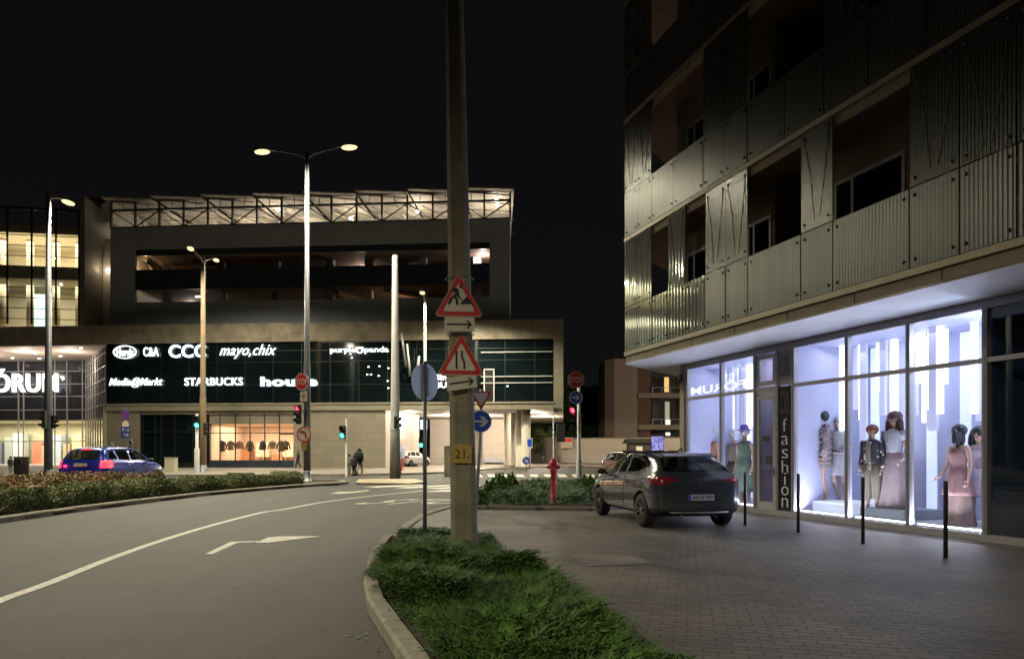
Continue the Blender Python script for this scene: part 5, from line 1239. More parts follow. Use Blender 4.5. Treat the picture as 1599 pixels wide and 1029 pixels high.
blob([(278,240),(292,262)], 13); blob([(262,240),(257,252)], 5); blob([(270,232),(290,235)],8); blob([(274,272),(256,290),(240,320)], 8); blob([(276,275),(288,300),(288,322)], 8)
blob([(297,245),(297,275),(310,290)], 4.5); blob([(292,278),(325,300)], 2.5); shape(mb, [c(302,325),c(390,323),c(349,278),c(325,303)], yy, .003)
part('pictogram', mb, SBK, t)
t = warn('triangular road narrows sign, lower triangle on the concrete pole', 720.5, 553, 0,0, 1); add_tri(t, 74*k, 66*k)
mb = MB(); c = lambda x, y: ((x-318)/3.956*k, (603-y)/3.956*k)
blob([(289,588),(291,690)], 6); blob([(322,585),(324,625),(338,650),(340,690)], 6); part('pictogram', mb, SBK, t)
for lb, cx, cy, w, h, roll in [('rectangular arrow plate under the roadworks triangle',718,506.5,47,22,0),('tilted arrow plate under the road narrows triangle',721,597,47,21,-8)]:
    t = warn(lb, cx, cy, 0, 0, roll); t.name = 'arrow_plate'; P = rounded([(-w*k/2,-h*k/2),(w*k/2,-h*k/2),(w*k/2,h*k/2),(-w*k/2,h*k/2)], .015)
    part('plate', shape(MB(), P, .002, .008), SWH, t)
    mb = MB(); A = w*k*.42; shape(mb, [(-A,-.012),(A*.9,-.012),(A*.9,.012),(-A,.012)], -.002, .003)
    for s in (-1,1): shape(mb, [(A,0),(A-.055,s*.055),(A-.085,s*.055),(A-.035,0)], -.0024, .003)
    part('arrow', mb, SBK, t)

# ---- round sign seen from behind
b = G(664,838,.07); t = thing('road_sign', 'round sign seen from its pale back on a thin grey post at the kerb', 'road sign', tuple(b))
zt = pyZ(571, b.y)
part('post', MB().tube([(0,0,-.02),(0,0,zt)], [.032,.032], n=12), GALV, t)
ang = R(53); M = Matrix.Translation((0,.045,pyZ(603,b.y))) @ Matrix.Rotation(ang,4,'Z')
bp = part('plate', MB().prism([(p[0],0,p[1]) for p in circle(.31)], (0,.012,0)).xf(M), SBACK, t)
part('mounting_rail', MB().box(-.05,.05,-.035,.0,-.23,.24).box(-.03,.03,-.05,-.035,-.16,-.12).box(-.03,.03,-.05,-.035,.12,.16).xf(M), pmat('dull_rail', (.12,.12,.12), rough=.5, metal=.5), t, bevel=.003)
# ---- yield + blue arrow
b = G(742.5,797,.06); t = thing('road_sign', 'yield triangle above a round blue arrow sign on a leaning pale post', 'road sign', tuple(b)); Y = b.y; k = Y/F
zt = pyZ(612,Y); lx = pxX(752,Y)-b.x
part('post', MB().tube([(0,0,-.02),(lx*.8,0,pyZ(700,Y)),(lx,0,zt)], [.045,.04,.038], n=12), PAINTP, t)
class _P: pass
def sub(parent, name, loc, yaw=0):   # a part that is itself a plate with pieces on it
    return Matrix.Translation(loc) @ Matrix.Rotation(yaw,4,'Z')
M = sub(t,'',(lx,-.06,pyZ(626,Y)-.06))
w, h = 35*k, 30*k; T = lambda q, dz=0: rounded([(w/2*q,h/2*q+dz),(-w/2*q,h/2*q+dz),(0,-h/2*q+dz)], .03)
pl = part('yield_plate', shape(MB(), T(1), 0, .012).xf(M), SWH2, t); part('red_border', ring(MB(), T(.97), T(.70,.03), -.003).xf(M), RED, pl)
M = sub(t,'',(lx*.92,-.06,pyZ(662,Y)))
pl = part('blue_plate', shape(MB(), circle(17*k), 0, .012).xf(M), BLU, t); part('arrow', shape(MB(), arrow_right(24*k,15*k,3.6*k), -.003).xf(M), SWH2, pl); part('rim', ring(MB(), circle(17.2*k), circle(16*k), -.0035).xf(M), SWH2, pl)
# ---- signals
SIG = pmat('signal_black', (.015,.016,.016), rough=.5); LRED = emat('signal_red_glow', (1,.03,.06), 9); LGRN = emat('signal_green_glow', (.05,.9,.65), 9); LOFF = pmat('signal_lens_off', (.03,.02,.02), rough=.3)
def signal(label, px, py0, py1, Y, yaw, lit, n=3, z_off=0.0):
    """ box of n hooded lenses between rows py0 and py1; lit = index from the top """
    z0, z1 = pyZ(py1, Y), pyZ(py0, Y); h = (z1-z0)/n; w = min(.36, h*.95); t = thing('traffic_light', label, 'traffic light', (pxX(px,Y), Y, z0), yaw, group=None)
    part('housing', MB().box(-w/2,w/2,0,.16,0,z1-z0), SIG, t, bevel=.03)
    part('bracket', MB().box(-.03,.03,.16,.30,h*.4,h*.5).box(-.03,.03,.16,.30,h*(n-.5),h*(n-.4)), GALV, t)
    for i in range(n):
        zc_ = (z1-z0)-h*(i+.5); r = h*.33
        part('lens', MB().ball((0,-.0,zc_), (r,.045,r), n=14), (LRED if i == 0 else LGRN) if i == lit else LOFF, t)
        vs = []; m = 9
        for j in range(m):
            a = math.pi*(-.12+1.24*j/(m-1)); ca, sa = math.cos(a), math.sin(a)
            vs += [(r*1.1*ca,0,zc_+r*1.1*sa),(r*1.12*ca,-.22*(.55+.45*max(0,sa)),zc_+r*1.12*sa)]
        vs2 = [(x*1.06,y,zc_+(z-zc_)*1.06) for x,y,z in vs]; N_ = len(vs)
        fs = [(2*j,2*j+1,2*j+3,2*j+2) for j in range(m-1)] + [(N_+2*j,N_+2*j+2,N_+2*j+3,N_+2*j+1) for j in range(m-1)] + [(2*j+1,N_+2*j+1,N_+2*j+3,2*j+3) for j in range(m-1)]
        part('hood', MB().add(vs+vs2, fs), SIG, t)
    if lit is not None:
        c = (1,.03,.06) if lit == 0 else (.05,.9,.65); zc_ = z1-h*(lit+.5)
        d = Matrix.Rotation(yaw,4,'Z') @ Vector((0,-.16,0)); lamp('POINT', 'signal_light', (pxX(px,Y)+d.x, Y+d.y, zc_), 8, c, .05)
    return t
def post(name, label, px, py, top_py, r, mat, cat='post', step=None):
    b = G(px,py); t = thing(name, label, cat, tuple(b)); zt = pyZ(top_py, b.y)
    prof = [(r*1.6,0),(r*1.6,.04),(r,.06),(r,zt-.02),(r*.6,zt)] if not step else [(r*1.7,0),(r*1.6,.03),(r*1.6,step),(r,step+.04),(r,zt-.02),(r*.6,zt)]
    part('shaft', MB().lathe(prof, n=14), mat, t); return t, b
t, b = post('signal_post', 'thin pale signal post with a green light, left of the rust stained lamp', 308, 740, 646, .10, WHP, step=1.7)
signal('traffic light showing green on the thin post beside the rust stained lamp', 308, 649, 669, b.y-.35, 0, 1, n=2)
signal('dark traffic light seen sideways, right of the rust stained lamp', 323, 660, 680, 48.5, R(75), None)
signal('traffic light showing red on the tall double street lamp', 465, 632, 662, 33.4, R(-28), 0)
t, b = post('signal_post', 'thin white signal post beside the group of pedestrians', 541, 744.5, 654, .055, WHP)
signal('traffic light showing green left of the pedestrians', 535, 664, 685, b.y-.25, R(-15), 1, n=2)
signal('dark traffic light on the white mast', 622, 650, 670, 36.4, R(60), 2, n=2)
signal('dark traffic light left of the far left lamp pole', 67, 641, 669, 35.5, R(-80), None)
signal('dark traffic light right of the far left lamp pole', 86, 648, 669, 35.5, R(80), None)
signal('small green traffic light in front of the passage opening', 658, 683, 699, 46, 0, 1, n=2)
# signs on the tall double street lamp
def lamp_sign(name, label, px, py, Y, yaw=0): return thing(name, label, 'road sign', tuple(at(px,py,Y)), yaw)
def octagon(r): return [(r*math.cos(R(22.5+45*i)), r*math.sin(R(22.5+45*i))) for i in range(8)]
def stop_on(t, r, M=Matrix.Identity(4), parent=None):
    pl = part('plate' if parent is None else 'stop_plate', shape(MB(), octagon(r), 0, .012).xf(M), SWH2, parent or t)
    part('red_field', shape(MB(), octagon(r*.92), -.003).xf(M), RED, pl)
    mb = MB(); add_text(mb, 'STOP', Matrix.Translation((0,-.006,0)), w=r*1.45, h=r*.66, ext=.004, bold=.01); part('lettering', mb.xf(M), SWH2, pl)
kY = 33.6; k = kY/F
t = lamp_sign('road_sign', 'small stop sign on the tall double street lamp above its red signal', 471.5, 596, kY, R(-22)); stop_on(t, 14.5*k*.97)
t = lamp_sign('road_sign', 'little square plate with a cross road symbol under the small stop sign', 474.5, 619, kY, R(-15))
part('plate', shape(MB(), rounded([(-.19,-.24),(.19,-.24),(.19,.24),(-.19,.24)],.03), 0, .01), SWH, t); part('symbol', shape(shape(MB(), [(-.13,-.02),(.13,-.02),(.13,.03),(-.13,.03)], -.003), [(-.012,-.19),(.012,-.19),(.012,.19),(-.012,.19)], -.0034), SBK, t)
t = lamp_sign('road_sign', 'round no left turn sign low on the tall double street lamp', 475, 678, kY, R(-8)); r = 12.3*k
part('plate', shape(MB(), circle(r), 0, .012), SWH, t); part('red_ring', ring(MB(), circle(r*.98), circle(r*.80), -.003), RED, t)
mb = MB(); blob_k = k; yy = -.0045
def line(mb, pts, rad, y=-.0045):
    for a, b in zip(pts, pts[1:]):
        d = Vector((b[0]-a[0], b[1]-a[1])).normalized(); n_ = Vector((-d.y,d.x))*rad; shape(mb, [(a[0]+n_.x,a[1]+n_.y),(a[0]-n_.x,a[1]-n_.y),(b[0]-n_.x,b[1]-n_.y),(b[0]+n_.x,b[1]+n_.y)], y)
line(mb, [(r*.25,-r*.55),(r*.25,r*.1),(r*.05,r*.32),(-r*.3,r*.3)], r*.09); shape(mb, [(-r*.62,r*.28),(-r*.25,r*.52),(-r*.25,r*.06)], -.0046); part('arrow', mb, SBK, t)
mb = MB(); line(mb, [(-r*.6,r*.6),(r*.6,-r*.6)], r*.055, -.0065); part('slash', mb, RED, t)
t = lamp_sign('road_sign', 'little yellowish plate under the no left turn sign', 476, 697, kY, 0); part('plate', shape(MB(), rounded([(-.14,-.2),(.14,-.2),(.14,.2),(-.14,.2)],.02), 0, .01), YEL, t); part('edge', ring(MB(), rounded([(-.14,-.2),(.14,-.2),(.14,.2),(-.14,.2)],.02), rounded([(-.12,-.18),(.12,-.18),(.12,.18),(-.12,.18)],.02), -.003), SBK, t)
# stop post by the planted island
b = G(904.5,757); Y = b.y; k = Y/F; t = thing('road_sign', 'white post with a large stop sign and round blue arrow behind the hydrant', 'road sign', tuple(b))
part('post', MB().lathe([(.13,0),(.12,.05),(.115,1.1),(.085,1.16),(.075,pyZ(604,Y))], n=14), pmat('white_post', (.62,.65,.74), rough=.4, var=.05), t)
M = Matrix.Translation((pxX(899.5,Y)-b.x,-.13,pyZ(593.5,Y)))
stop_on(t, 13.6*k, M, t)
M = Matrix.Translation((pxX(899.5,Y)-b.x,-.13,pyZ(621,Y))); pl = part('blue_plate', shape(MB(), circle(10.2*k), 0, .012).xf(M), BLU, t)
part('arrow', shape(MB(), arrow_right(12.5*k,8*k,2.4*k), -.003).xf(M), SWH2, pl); part('rim', ring(MB(), circle(10.4*k), circle(8.9*k), -.004).xf(M), SWH2, pl)
signal('traffic light showing red on the white stop sign post', 895, 635, 668, Y-.30, R(-25), 0)
# ---- hydrant
HRD_ = pmat('hydrant_red', (.50,.03,.04), rough=.45, var=.15, vs=8, coat=.3)
b = G(865,787,.06); k = b.y/F; t = thing('fire_hydrant', 'slim red fire hydrant standing in the juniper island', 'hydrant', tuple(b))
zh_ = pyZ(716,b.y)-.06
part('barrel', MB().lathe([(.12,-.02),(.12,.04),(.082,.06),(.080,zh_*.70),(.10,zh_*.72),(.10,zh_*.76),(.085,zh_*.78),(.085,zh_*.87)], n=18), HRD_, t)
part('bonnet', MB().lathe([(.125,zh_*.87),(.125,zh_*.90),(.105,zh_*.92),(.09,zh_*.96),(.04,zh_*.985),(.035,zh_*1.01),(.02,zh_*1.02)], n=18), HRD_, t)
for a in (0.3, 3.44, 1.9):
    d = Vector((math.cos(a), -math.sin(a)*1.0, 0)); part('outlet', MB().cyl(d*.05+Vector((0,0,zh_*.82)), d*.155+Vector((0,0,zh_*.82)), .048, .048, 12).cyl(d*.155+Vector((0,0,zh_*.82)), d*.175+Vector((0,0,zh_*.82)), .056, .05, 12), HRD_, t)
b = G(628.5,737,.0); t = thing('fire_hydrant', 'small orange red hydrant right of the white mast', 'hydrant', tuple(b)); part('barrel', MB().lathe([(.13,0),(.13,.04),(.09,.06),(.09,.85),(.13,.9),(.13,1.0),(.05,1.15)], n=14), pmat('hydrant_orange', (.50,.07,.03), rough=.5), t); part('outlet', MB().cyl((-.22,0,.93),(.22,0,.93),.06,.06,10), pmat('hydrant_orange', (.50,.07,.03)), t)
# back of a round sign by the mast
b = G(626.5,742); t = thing('road_sign', 'grey back of a low round sign just right of the white mast', 'road sign', tuple(b)); part('post', MB().cyl((0,0,0),(0,0,1.5),.03,.03,10), GALV, t); part('plate', shape(MB(), circle(.42), 0, .012).xf(Matrix.Translation((.02,.04,1.45)) @ Matrix.Rotation(R(-48),4,'Z')), SBACK, t)
# keep right sign, parking sign
b = G(822,737); t = thing('road_sign', 'small round blue keep right arrow sign low in front of the round columns', 'road sign', tuple(b)); k = b.y/F
part('post', MB().cyl((0,0,0),(0,0,pyZ(718,b.y)),.03,.03,10), GALV, t); M = Matrix.Translation((0,-.05,pyZ(719,b.y))); pl = part('plate', shape(MB(), circle(6*k), 0, .012).xf(M), BLU, t)
part('arrow', shape(MB(), arrow_right(9*k,5.5*k,1.8*k), -.003).xf(M @ Matrix.Rotation(R(42),4,'Y')), SWH2, pl)
b = Vector((pxX(827.5,60),60,0)); t = thing('road_sign', 'small square blue sign with white border on a post right of the round columns', 'road sign', tuple(b)); z = pyZ(692,60)
part('post', MB().cyl((0,0,0),(0,0,z+.3),.03,.03,8), GALV, t); part('plate', MB().box(-.24,.24,-.05,-.035,z-.42,z+.42), SWH2, t); part('blue_field', MB().box(-.19,.19,-.055,-.05,z-.3,z+.36), BLU, t)
# no parking signs behind the blue car
b = Vector((pxX(197,58),58,0.1)); t = thing('road_sign', 'stack of round no stopping signs over a blue parking board at the pale stone wall', 'road sign', tuple(b)); K = 58/F
part('post', MB().cyl((0,0,0),(0,0,pyZ(636,58)),.035,.035,8), GALV, t)
for py, r_, m_ in ((650,8,pmat('sign_violet', (.16,.06,.32), rough=.4)),(665,6.5,SWH)):
    part('round_plate', shape(MB(), [(x*.8,y) for x,y in circle(r_*K)], -.06, .012).xf(Matrix.Translation((0,0,pyZ(py,58)))), m_, t)
pl = part('blue_board', MB().box(-6.8*K,6.8*K,-.07,-.058,pyZ(686,58),pyZ(668,58)), pmat('board_blue', (.02,.04,.20), rough=.4), t)
mb = MB(); 
for i, s in enumerate(('P','1-8','7-20')): add_text(mb, s, Matrix.Translation(((-3,3,1)[i]*K,-.075,pyZ((673,673,681)[i],58))), w=(3,4.5,8)[i]*K, h=5*K, ext=.006)
part('lettering', mb, SWH2, pl)
# concrete block, bin, planter, cabinet
def blocky(name, label, cat, px0, px1, py0, py1, Y, dep, mat, extra=None):
    cx = pxX((px0+px1)/2, Y); w = (px1-px0)*Y/F; h = pyZ(py0,Y); t = thing(name, label, cat, (cx,Y,0)); part('body', MB().box(-w/2,w/2,0,dep,0,h), mat, t, bevel=.03)
    part('cap', MB().box(-w/2-.03,w/2+.03,-.03,dep+.03,h,h+.05), CORN, t, bevel=.01); return t
blocky('concrete_block', 'plain concrete block at the passage, just left of the near pole', 'block', 694, 712, 697, 743, 43, .6, CORN)
blocky('planter', 'square beige planter box in front of the dark shop', 'planter', 257, 272, 715, 740, 47, .6, pmat('planter_beige', (.42,.40,.30), rough=.7, var=.08))
t = thing('litter_bin', 'round dark litter bin behind the hedge at the far left', 'bin', (pxX(34,30),30,0)); part('drum', MB().lathe([(.27,0),(.27,1.2),(.29,1.22),(.29,1.27)], n=20), pmat('bin_grey', (.07,.068,.06), rough=.6, var=.15), t); part('slot', MB().box(.02,.2,-.30,-.24,.98,1.12), SBK, t)
# ---- poles and signs in the distance, pale wall, hut
t, b = post('signal_post', 'thin grey post with a dark sign box beyond the red hydrant', 865, 733, 650, .07, GALV)
part('sign_box', MB().box(.25,.95,-.1,.1,pyZ(690,b.y),pyZ(662,b.y)).box(.07,.25,-.03,.03,pyZ(680,b.y),pyZ(678,b.y)), SIG, t)
WALLW = pmat('pale_garden_wall', (.44,.38,.30), rough=.8, var=.12, vs=.5, bump=.2, bs=5)
t = thing('boundary_wall', 'long pale wall beyond the side road with a red notice', 'wall', (0,0,0))
mb = MB(); A, B, C_ = Vector((pxX(822,96),96,0)), Vector((pxX(873,90),90,0)), Vector((pxX(1085,84),84,0))
mb.prism([A, B, B+Vector((0,.4,0)), A+Vector((0,.4,0))], (0,0,3.35)); part('wall', mb, WALLW, t)
mb = MB(); mb.prism([B, C_, C_+Vector((0,.4,0)), B+Vector((0,.4,0))], (0,0,3.15)); part('wall', mb, WALLW, t)
mb = MB(); mb.prism([B+Vector((.3,-.5,0)), C_+Vector((0,-.5,0)), C_+Vector((0,-.1,0)), B+Vector((.3,-.1,0))], (0,0,1.15)); part('wall_plinth', mb, STONL, t)
mb = MB(); 
for a_, b_, h_ in ((A,B,3.35),(B,C_,3.15)): mb.prism([a_+Vector((0,-.06,h_)), b_+Vector((0,-.06,h_)), b_+Vector((0,.46,h_)), a_+Vector((0,.46,h_))], (0,0,.12))
part('coping', mb, CORN, t)
p = at(885.5,693,88.9); mb = MB().box(p.x-.75,p.x+.75,p.y-.02,p.y+.03,p.z-.55,p.z+.8); nb = part('notice_board', mb, pmat('notice_cream', (.5,.42,.34), rough=.6), t)
mb = MB().box(p.x-.25,p.x+.65,p.y-.04,p.y-.02,p.z+.25,p.z+.7).box(p.x-.65,p.x-.3,p.y-.04,p.y-.02,p.z+.4,p.z+.52); part('red_panel', mb, RED, nb)
# pale apartment block with balconies, far right
AB = thing('apartment_block', 'pale rendered apartment block with recessed balconies beyond the wall', 'building', (pxX(950,100),100,0))
REN = pmat('pale_render', (.27,.215,.17), rough=.85, var=.08, vs=.3); 
ox = pxX(950,100); q = lambda px, Y=100: pxX(px,Y)-ox
mb = MB(); zt_ = pyZ(560,100); mb.prism([(q(947),1.5,0),(q(960),0,0),(q(996),0,0),(q(996),8,0),(q(947),9,0)], (0,0,zt_)); part('wall', mb, REN, AB)
mb = MB(); mb.box(q(996),q(1018),.8,8,0,zt_-.3); mb.box(q(1062),q(1110),0,8,0,zt_-.3); part('side_wall', mb, pmat('brown_block_render', (.15,.085,.06), rough=.85, var=.1), AB)
mb = MB(); mb.box(q(1018),q(1062),2.6,8,0,zt_-.3); part('recess_wall', mb, pmat('recess_dark', (.05,.045,.04), rough=.8), AB)
for py, in ((618,),(667,)):
    z = pyZ(py,100); part('balcony', MB().box(q(996),q(1062),-.6,2.6,z-.35,z+.35), REN, AB)
    part('balcony_rail', MB().box(q(1018),q(1062),-.55,-.5,z+1.1,z+1.16).box(q(1018),q(1019),-.55,-.5,z,z+1.1).box(q(1032),q(1032.6),-.55,-.5,z,z+1.1).box(q(1046),q(1046.6),-.55,-.5,z,z+1.1), GALV, AB)
for i, (a_, b_, c_, d_, m_) in enumerate([(1038,1045,589,612,emat('window_amber', (1,.62,.22), .8)),(1038,1045,596,604,emat('window_amber', (1,.62,.22), .8)),(1039,1046,627,665,emat('window_cream', (.9,.85,.6), .25)),(1040,1047,655,665,emat('window_white', (1,1,.9), .9)),(1020,1036,590,612,DGR),(1020,1036,628,662,DGR),(1040,1047,675,680,emat('window_white', (1,1,.9), .9))]):
    if i == 1: continue
    w_ = part('window', MB().box(q(a_,102.5),q(b_,102.5),2.50,2.62,pyZ(d_,102.5),pyZ(c_,102.5)), m_, AB)
# hut and poster stand
t = thing('hut', 'small dark hut with a pitched roof in front of the apartment block', 'hut', (pxX(998,78),78,0)); w_ = 14*78/F
part('walls', MB().box(-1.05,1.35,0,2,0,2.5), pmat('hut_brown', (.05,.04,.03), rough=.8), t); part('roof', MB().prism([(-1.5,-.3,2.45),(1.6,-.3,2.45),(1.3,-.3,2.95),(-1.2,-.3,2.95)], (0,2.6,0)), pmat('hut_roof', (.03,.025,.02), rough=.8), t); part('window', MB().box(-.3,.4,-.03,.0,1.2,2.1), emat('window_cream', (.9,.85,.6), .25), t)
t = thing('poster_stand', 'lit blue and white poster stand beside the dark hut', 'poster', (pxX(1027,74),74,0))
pm = emat('poster_blue_glow', (.20,.22,.75), .5)
def _pm():
    tt = pm.node_tree; b_ = tt.nodes['Principled BSDF']; v = tt.nodes.new('ShaderNodeTexNoise'); v.inputs['Scale'].default_value = 2.6; v.inputs['Detail'].default_value = 1
    c_ = tt.nodes.new('ShaderNodeTexCoord'); tt.links.new(c_.outputs['Object'], v.inputs['Vector']); r_ = tt.nodes.new('ShaderNodeValToRGB'); r_.color_ramp.interpolation = 'CONSTANT'
    r_.color_ramp.elements[0].color = (.05,.05,.35,1); r_.color_ramp.elements[1].position = .5; r_.color_ramp.elements[1].color = (.7,.7,.9,1); e = r_.color_ramp.elements.new(.58); e.color = (.15,.12,.6,1)
    tt.links.new(v.outputs['Fac'], r_.inputs[0]); tt.links.new(r_.outputs[0], b_.inputs['Emission Color'])
_pm()
part('poster', MB().box(-.62,.62,-.06,-.02,1.2,3.1), pm, t); part('frame', MB().box(-.68,.68,-.02,.12,.0,3.18), SIG, t)
lamp('POINT', 'added_far_light', (23.2, 66, 9.1), 16000, (1,.86,.66), .3)  # unseen light added to brighten the far apartment block
t = thing('street_lamp', 'street lamp of the side road behind the corner of the shop', 'street lamp', (24,66,0)); part('pole', MB().tube([(0,0,0),(0,0,9.4)], [.12,.08], n=12), GALV, t); part('lamp_head', MB().box(-1.0,0,-.15,.15,9.2,9.35), HEAD, t, bevel=.03); part('lens', MB().box(-.95,-.4,-.1,.1,9.16,9.2), LENS, t)  # unseen lamp post, added with the light above for the far apartment block

# ---- people
def person(label, px, py_feet, py_head, Y, J, cols, face=0, hairm=DARKHAIR, bag=None, coat=False):
    J = {**JD, **J}; t = thing('person', label, 'person', (0,0,0), face); zb = pyZ(py_feet, Y); k = (pyZ(py_head,Y)-zb)/1.75
    part('body', skin_body(J), SKIN, t); part('face', face_marks(J), [LINE, LIPS], t); part('hair', hair(MB(), J, .05), hairm, t)
    mb = MB(); garment(mb, [(0,.01,1.48,.08,.07),(0,.01,1.41,.20,.13),(0,.01,1.15,.18,.145),(0,.01,.88 if not coat else .75,.20,.16)], amp=.03, k=6)
    for q_ in 'RL': sleeve(mb, J, q_, (.078,.062,.05))
    part('jacket', mb, cols[0], t); part('trousers', legs(MB(), J, (.11,.08,.06), .95), cols[1], t)
    mb = MB()
    for q_ in 'RL': a = Vector(J['ankle'+q_]); e = Vector(J['toe'+q_]); mb.tube([a+Vector((0,.03,-.02)), e+Vector((0,0,.02))+(e-a)*.2], [.05,.042], n=8)
    part('shoes', mb, BLK, t)
    if bag: part('backpack', bag(), BLK, t)
    t.location = (pxX(px,Y), Y, zb); t.scale = (k,k,k); return t
walk = dict(kneeR=(-.09,-.16,.52), ankleR=(-.09,-.20,.12), toeR=(-.1,-.34,.06), kneeL=(.09,.06,.50), ankleL=(.09,.26,.13), toeL=(.1,.16,.04), wriL=(.22,-.20,.93), handL=(.22,-.24,.86), wriR=(-.22,.12,.90), handR=(-.22,.12,.83))
NAVY = pmat('navy_cloth', (.015,.018,.03), rough=.8); GREYC = pmat('grey_cloth', (.14,.15,.16), rough=.8); BEIG = pmat('beige_cloth', (.40,.36,.28), rough=.8)
person('person in black walking past the lamp pole beside the clothes shop', 466, 731, 703, 60, walk, [BLK,NAVY], face=R(-70))
person('person in light grey clothes standing at the thin white signal post', 546, 742, 708, 44.3, {}, [GREYC,GREYC], face=R(150))
person('person in dark clothes standing in the middle of the group by the signal post', 553.5, 744, 711, 43.5, {}, [BLK,BLK], face=R(170))
person('person with a large round dark backpack and light trousers', 562, 742, 699, 44.3, walk, [BLK,BEIG], face=R(175), bag=lambda: MB().ball((0,.22,1.25), (.30,.17,.32), n=16))
person('person walking along the pale wall, seen between the columns and the stop sign', 849, 722, 700.5, 86, walk, [BLK,GREYC], face=R(190))
person('person whose head shows above the roof of the blue car, left one', 175, 742, 690, 40, {}, [BLK,NAVY], face=R(90))
person('person with hood showing above the windscreen of the blue car', 206, 742, 686, 40, {}, [BLK,NAVY], face=R(120))
person('person in a dark coat beside the litter bin at the far left', 17, 740, 712, 46, {}, [BLK,GREYC], face=R(60), coat=True)
# clothes on stands in the lit shop
JK = [pmat('jacket_black', (.012,.012,.014), rough=.8), pmat('jacket_olive', (.07,.06,.04), rough=.8), pmat('jacket_brown', (.11,.06,.04), rough=.8)]
for i, (px, m_) in enumerate([(347,0),(361,1),(375,2),(391,1),(411,0),(426,1),(440,1),(446,0)]):
    v = 2.2+.5*(i%3); t = thing('clothes_stand', f'{["black","olive","brown"][m_]} jacket on a stand in the lit shop, {order(i)} from the left', 'clothes stand', tuple(MA.w(MU(px,v), v, .55)), MA.a+random.uniform(-.5,.5), group='jackets on stands in the lit shop'); t.scale = (1.2,1.2,1.22)
    part('stand', MB().cyl((0,0,0),(0,0,1.5),.03,.03,8).lathe([(.22,0),(.2,.03)], n=12), SHOPB[0], t)
    mb = MB(); garment(mb, [(0,0,1.62,.06,.05),(0,0,1.57,.14,.10),(0,0,1.50,.22,.12),(0,0,1.2,.19,.13),(0,0,.80+.1*(i%3),.24,.16)], n=16, amp=.05, k=5); 
    for s in (-1,1): mb.tube([(s*.19,0,1.51),(s*.30,0,1.22),(s*(.38 if i%2 else .33),-.05,.95)], [.07,.06,.05], n=8)
    part('jacket', mb, JK[m_], t)
# ================================================================== cars
def cut_region(bm, axes, poly, filt):
    """ slice the faces near poly (2-D, in the plane of axes) along its edges, return faces inside """
    ax, ay = axes; third = 3-ax-ay
    xs = [p[0] for p in poly]; ys = [p[1] for p in poly]; m = .12
    def near(f):
        c = f.calc_center_median(); return filt(f, c) and min(xs)-m < c[ax] < max(xs)+m and min(ys)-m < c[ay] < max(ys)+m
    n = len(poly)
    for i in range(n):
        fs = [f for f in bm.faces if near(f)]
        g = set(fs); 
        for f in fs: g.update(f.edges); g.update(f.verts)
        a, b = poly[i], poly[(i+1)%n]; co = Vector((0,0,0)); co[ax] = a[0]; co[ay] = a[1]
        no = Vector((0,0,0)); no[ax] = -(b[1]-a[1]); no[ay] = b[0]-a[0]
        if no.length < 1e-7: continue
        bmesh.ops.bisect_plane(bm, geom=list(g), dist=1e-5, plane_co=co, plane_no=no.normalized())
    bm.faces.ensure_lookup_table()
    def inside(x, y):
        c = False
        for i in range(n):
            x1,y1 = poly[i]; x2,y2 = poly[(i+1)%n]
            if (y1>y) != (y2>y) and x < (x2-x1)*(y-y1)/(y2-y1)+x1: c = not c
        return c
    return [f for f in bm.faces if near(f) and inside(f.calc_center_median()[ax], f.calc_center_median()[ay])]
def carbody(st):
    """ stations (x, zb, w, zbelt, wbelt, zr, wr) from the tail to the nose """
    vs = []; K = None
    for x, zb, w, zl, wl, zr, wr in st:
        half = [(0,zb),(w*.80,zb),(w*.97,zb+.08),(w,zb+(zl-zb)*.42),(w*.995,zb+(zl-zb)*.78),(wl+ (w-wl)*.45,zl-.02),(wl,zl+.012),(wl+(wr-wl)*.55,zl+(zr-zl)*.52),(wr+.02,zr-.045),(wr*.72,zr),(0,zr+.014)]
        ring_ = half + [(-a,b) for a,b in half[-2:0:-1]]; K = len(ring_); vs += [(x,a,b) for a,b in ring_]
    N_ = len(st); fs = [(i*K+j,i*K+(j+1)%K,(i+1)*K+(j+1)%K,(i+1)*K+j) for i in range(N_-1) for j in range(K)]
    h = K//2
    for base, rev in ((0,False),((N_-1)*K,True)):     # end caps as strips across the car
        for j in range(h):
            q = (base+j, base+(K-j)%K, base+(K-j-1)%K, base+j+1)
            q = tuple(dict.fromkeys(q))
            if len(q) >= 3: fs.append(q if rev else q[::-1])
    me = bpy.data.meshes.new('c'); me.from_pydata(vs, [], fs); bm = bmesh.new(); bm.from_mesh(me); bmesh.ops.recalc_face_normals(bm, faces=bm.faces); bm.to_mesh(me); bm.free()
    o = bpy.data.objects.new('c', me); COL.objects.link(o); s = o.modifiers.new('s','SUBSURF'); s.levels = 2
    bpy.context.view_layer.update(); m2 = bpy.data.meshes.new_from_object(o.evaluated_get(bpy.context.evaluated_depsgraph_get()))
    bm = bmesh.new(); bm.from_mesh(m2); bpy.data.objects.remove(o); bpy.data.meshes.remove(me); bpy.data.meshes.remove(m2); return bm
TYRE = pmat('tyre_rubber', (.018,.017,.016), rough=.85, bump=.3, bs=60); RIM = pmat('wheel_rim', (.20,.19,.17), rough=.35, metal=.7, var=.1); RIMD = pmat('rim_dark', (.02,.02,.02), rough=.5)
CGL = glassmat('car_glass', (.28,.30,.30), .01, dark=.35, ior=1.6); TRIM = pmat('black_plastic_trim', (.018,.018,.019), rough=.55)
CHRM = pmat('chrome', (.55,.55,.55), rough=.18, metal=1.0, var=.02); INT = pmat('car_interior', (.02,.02,.022), rough=.9)
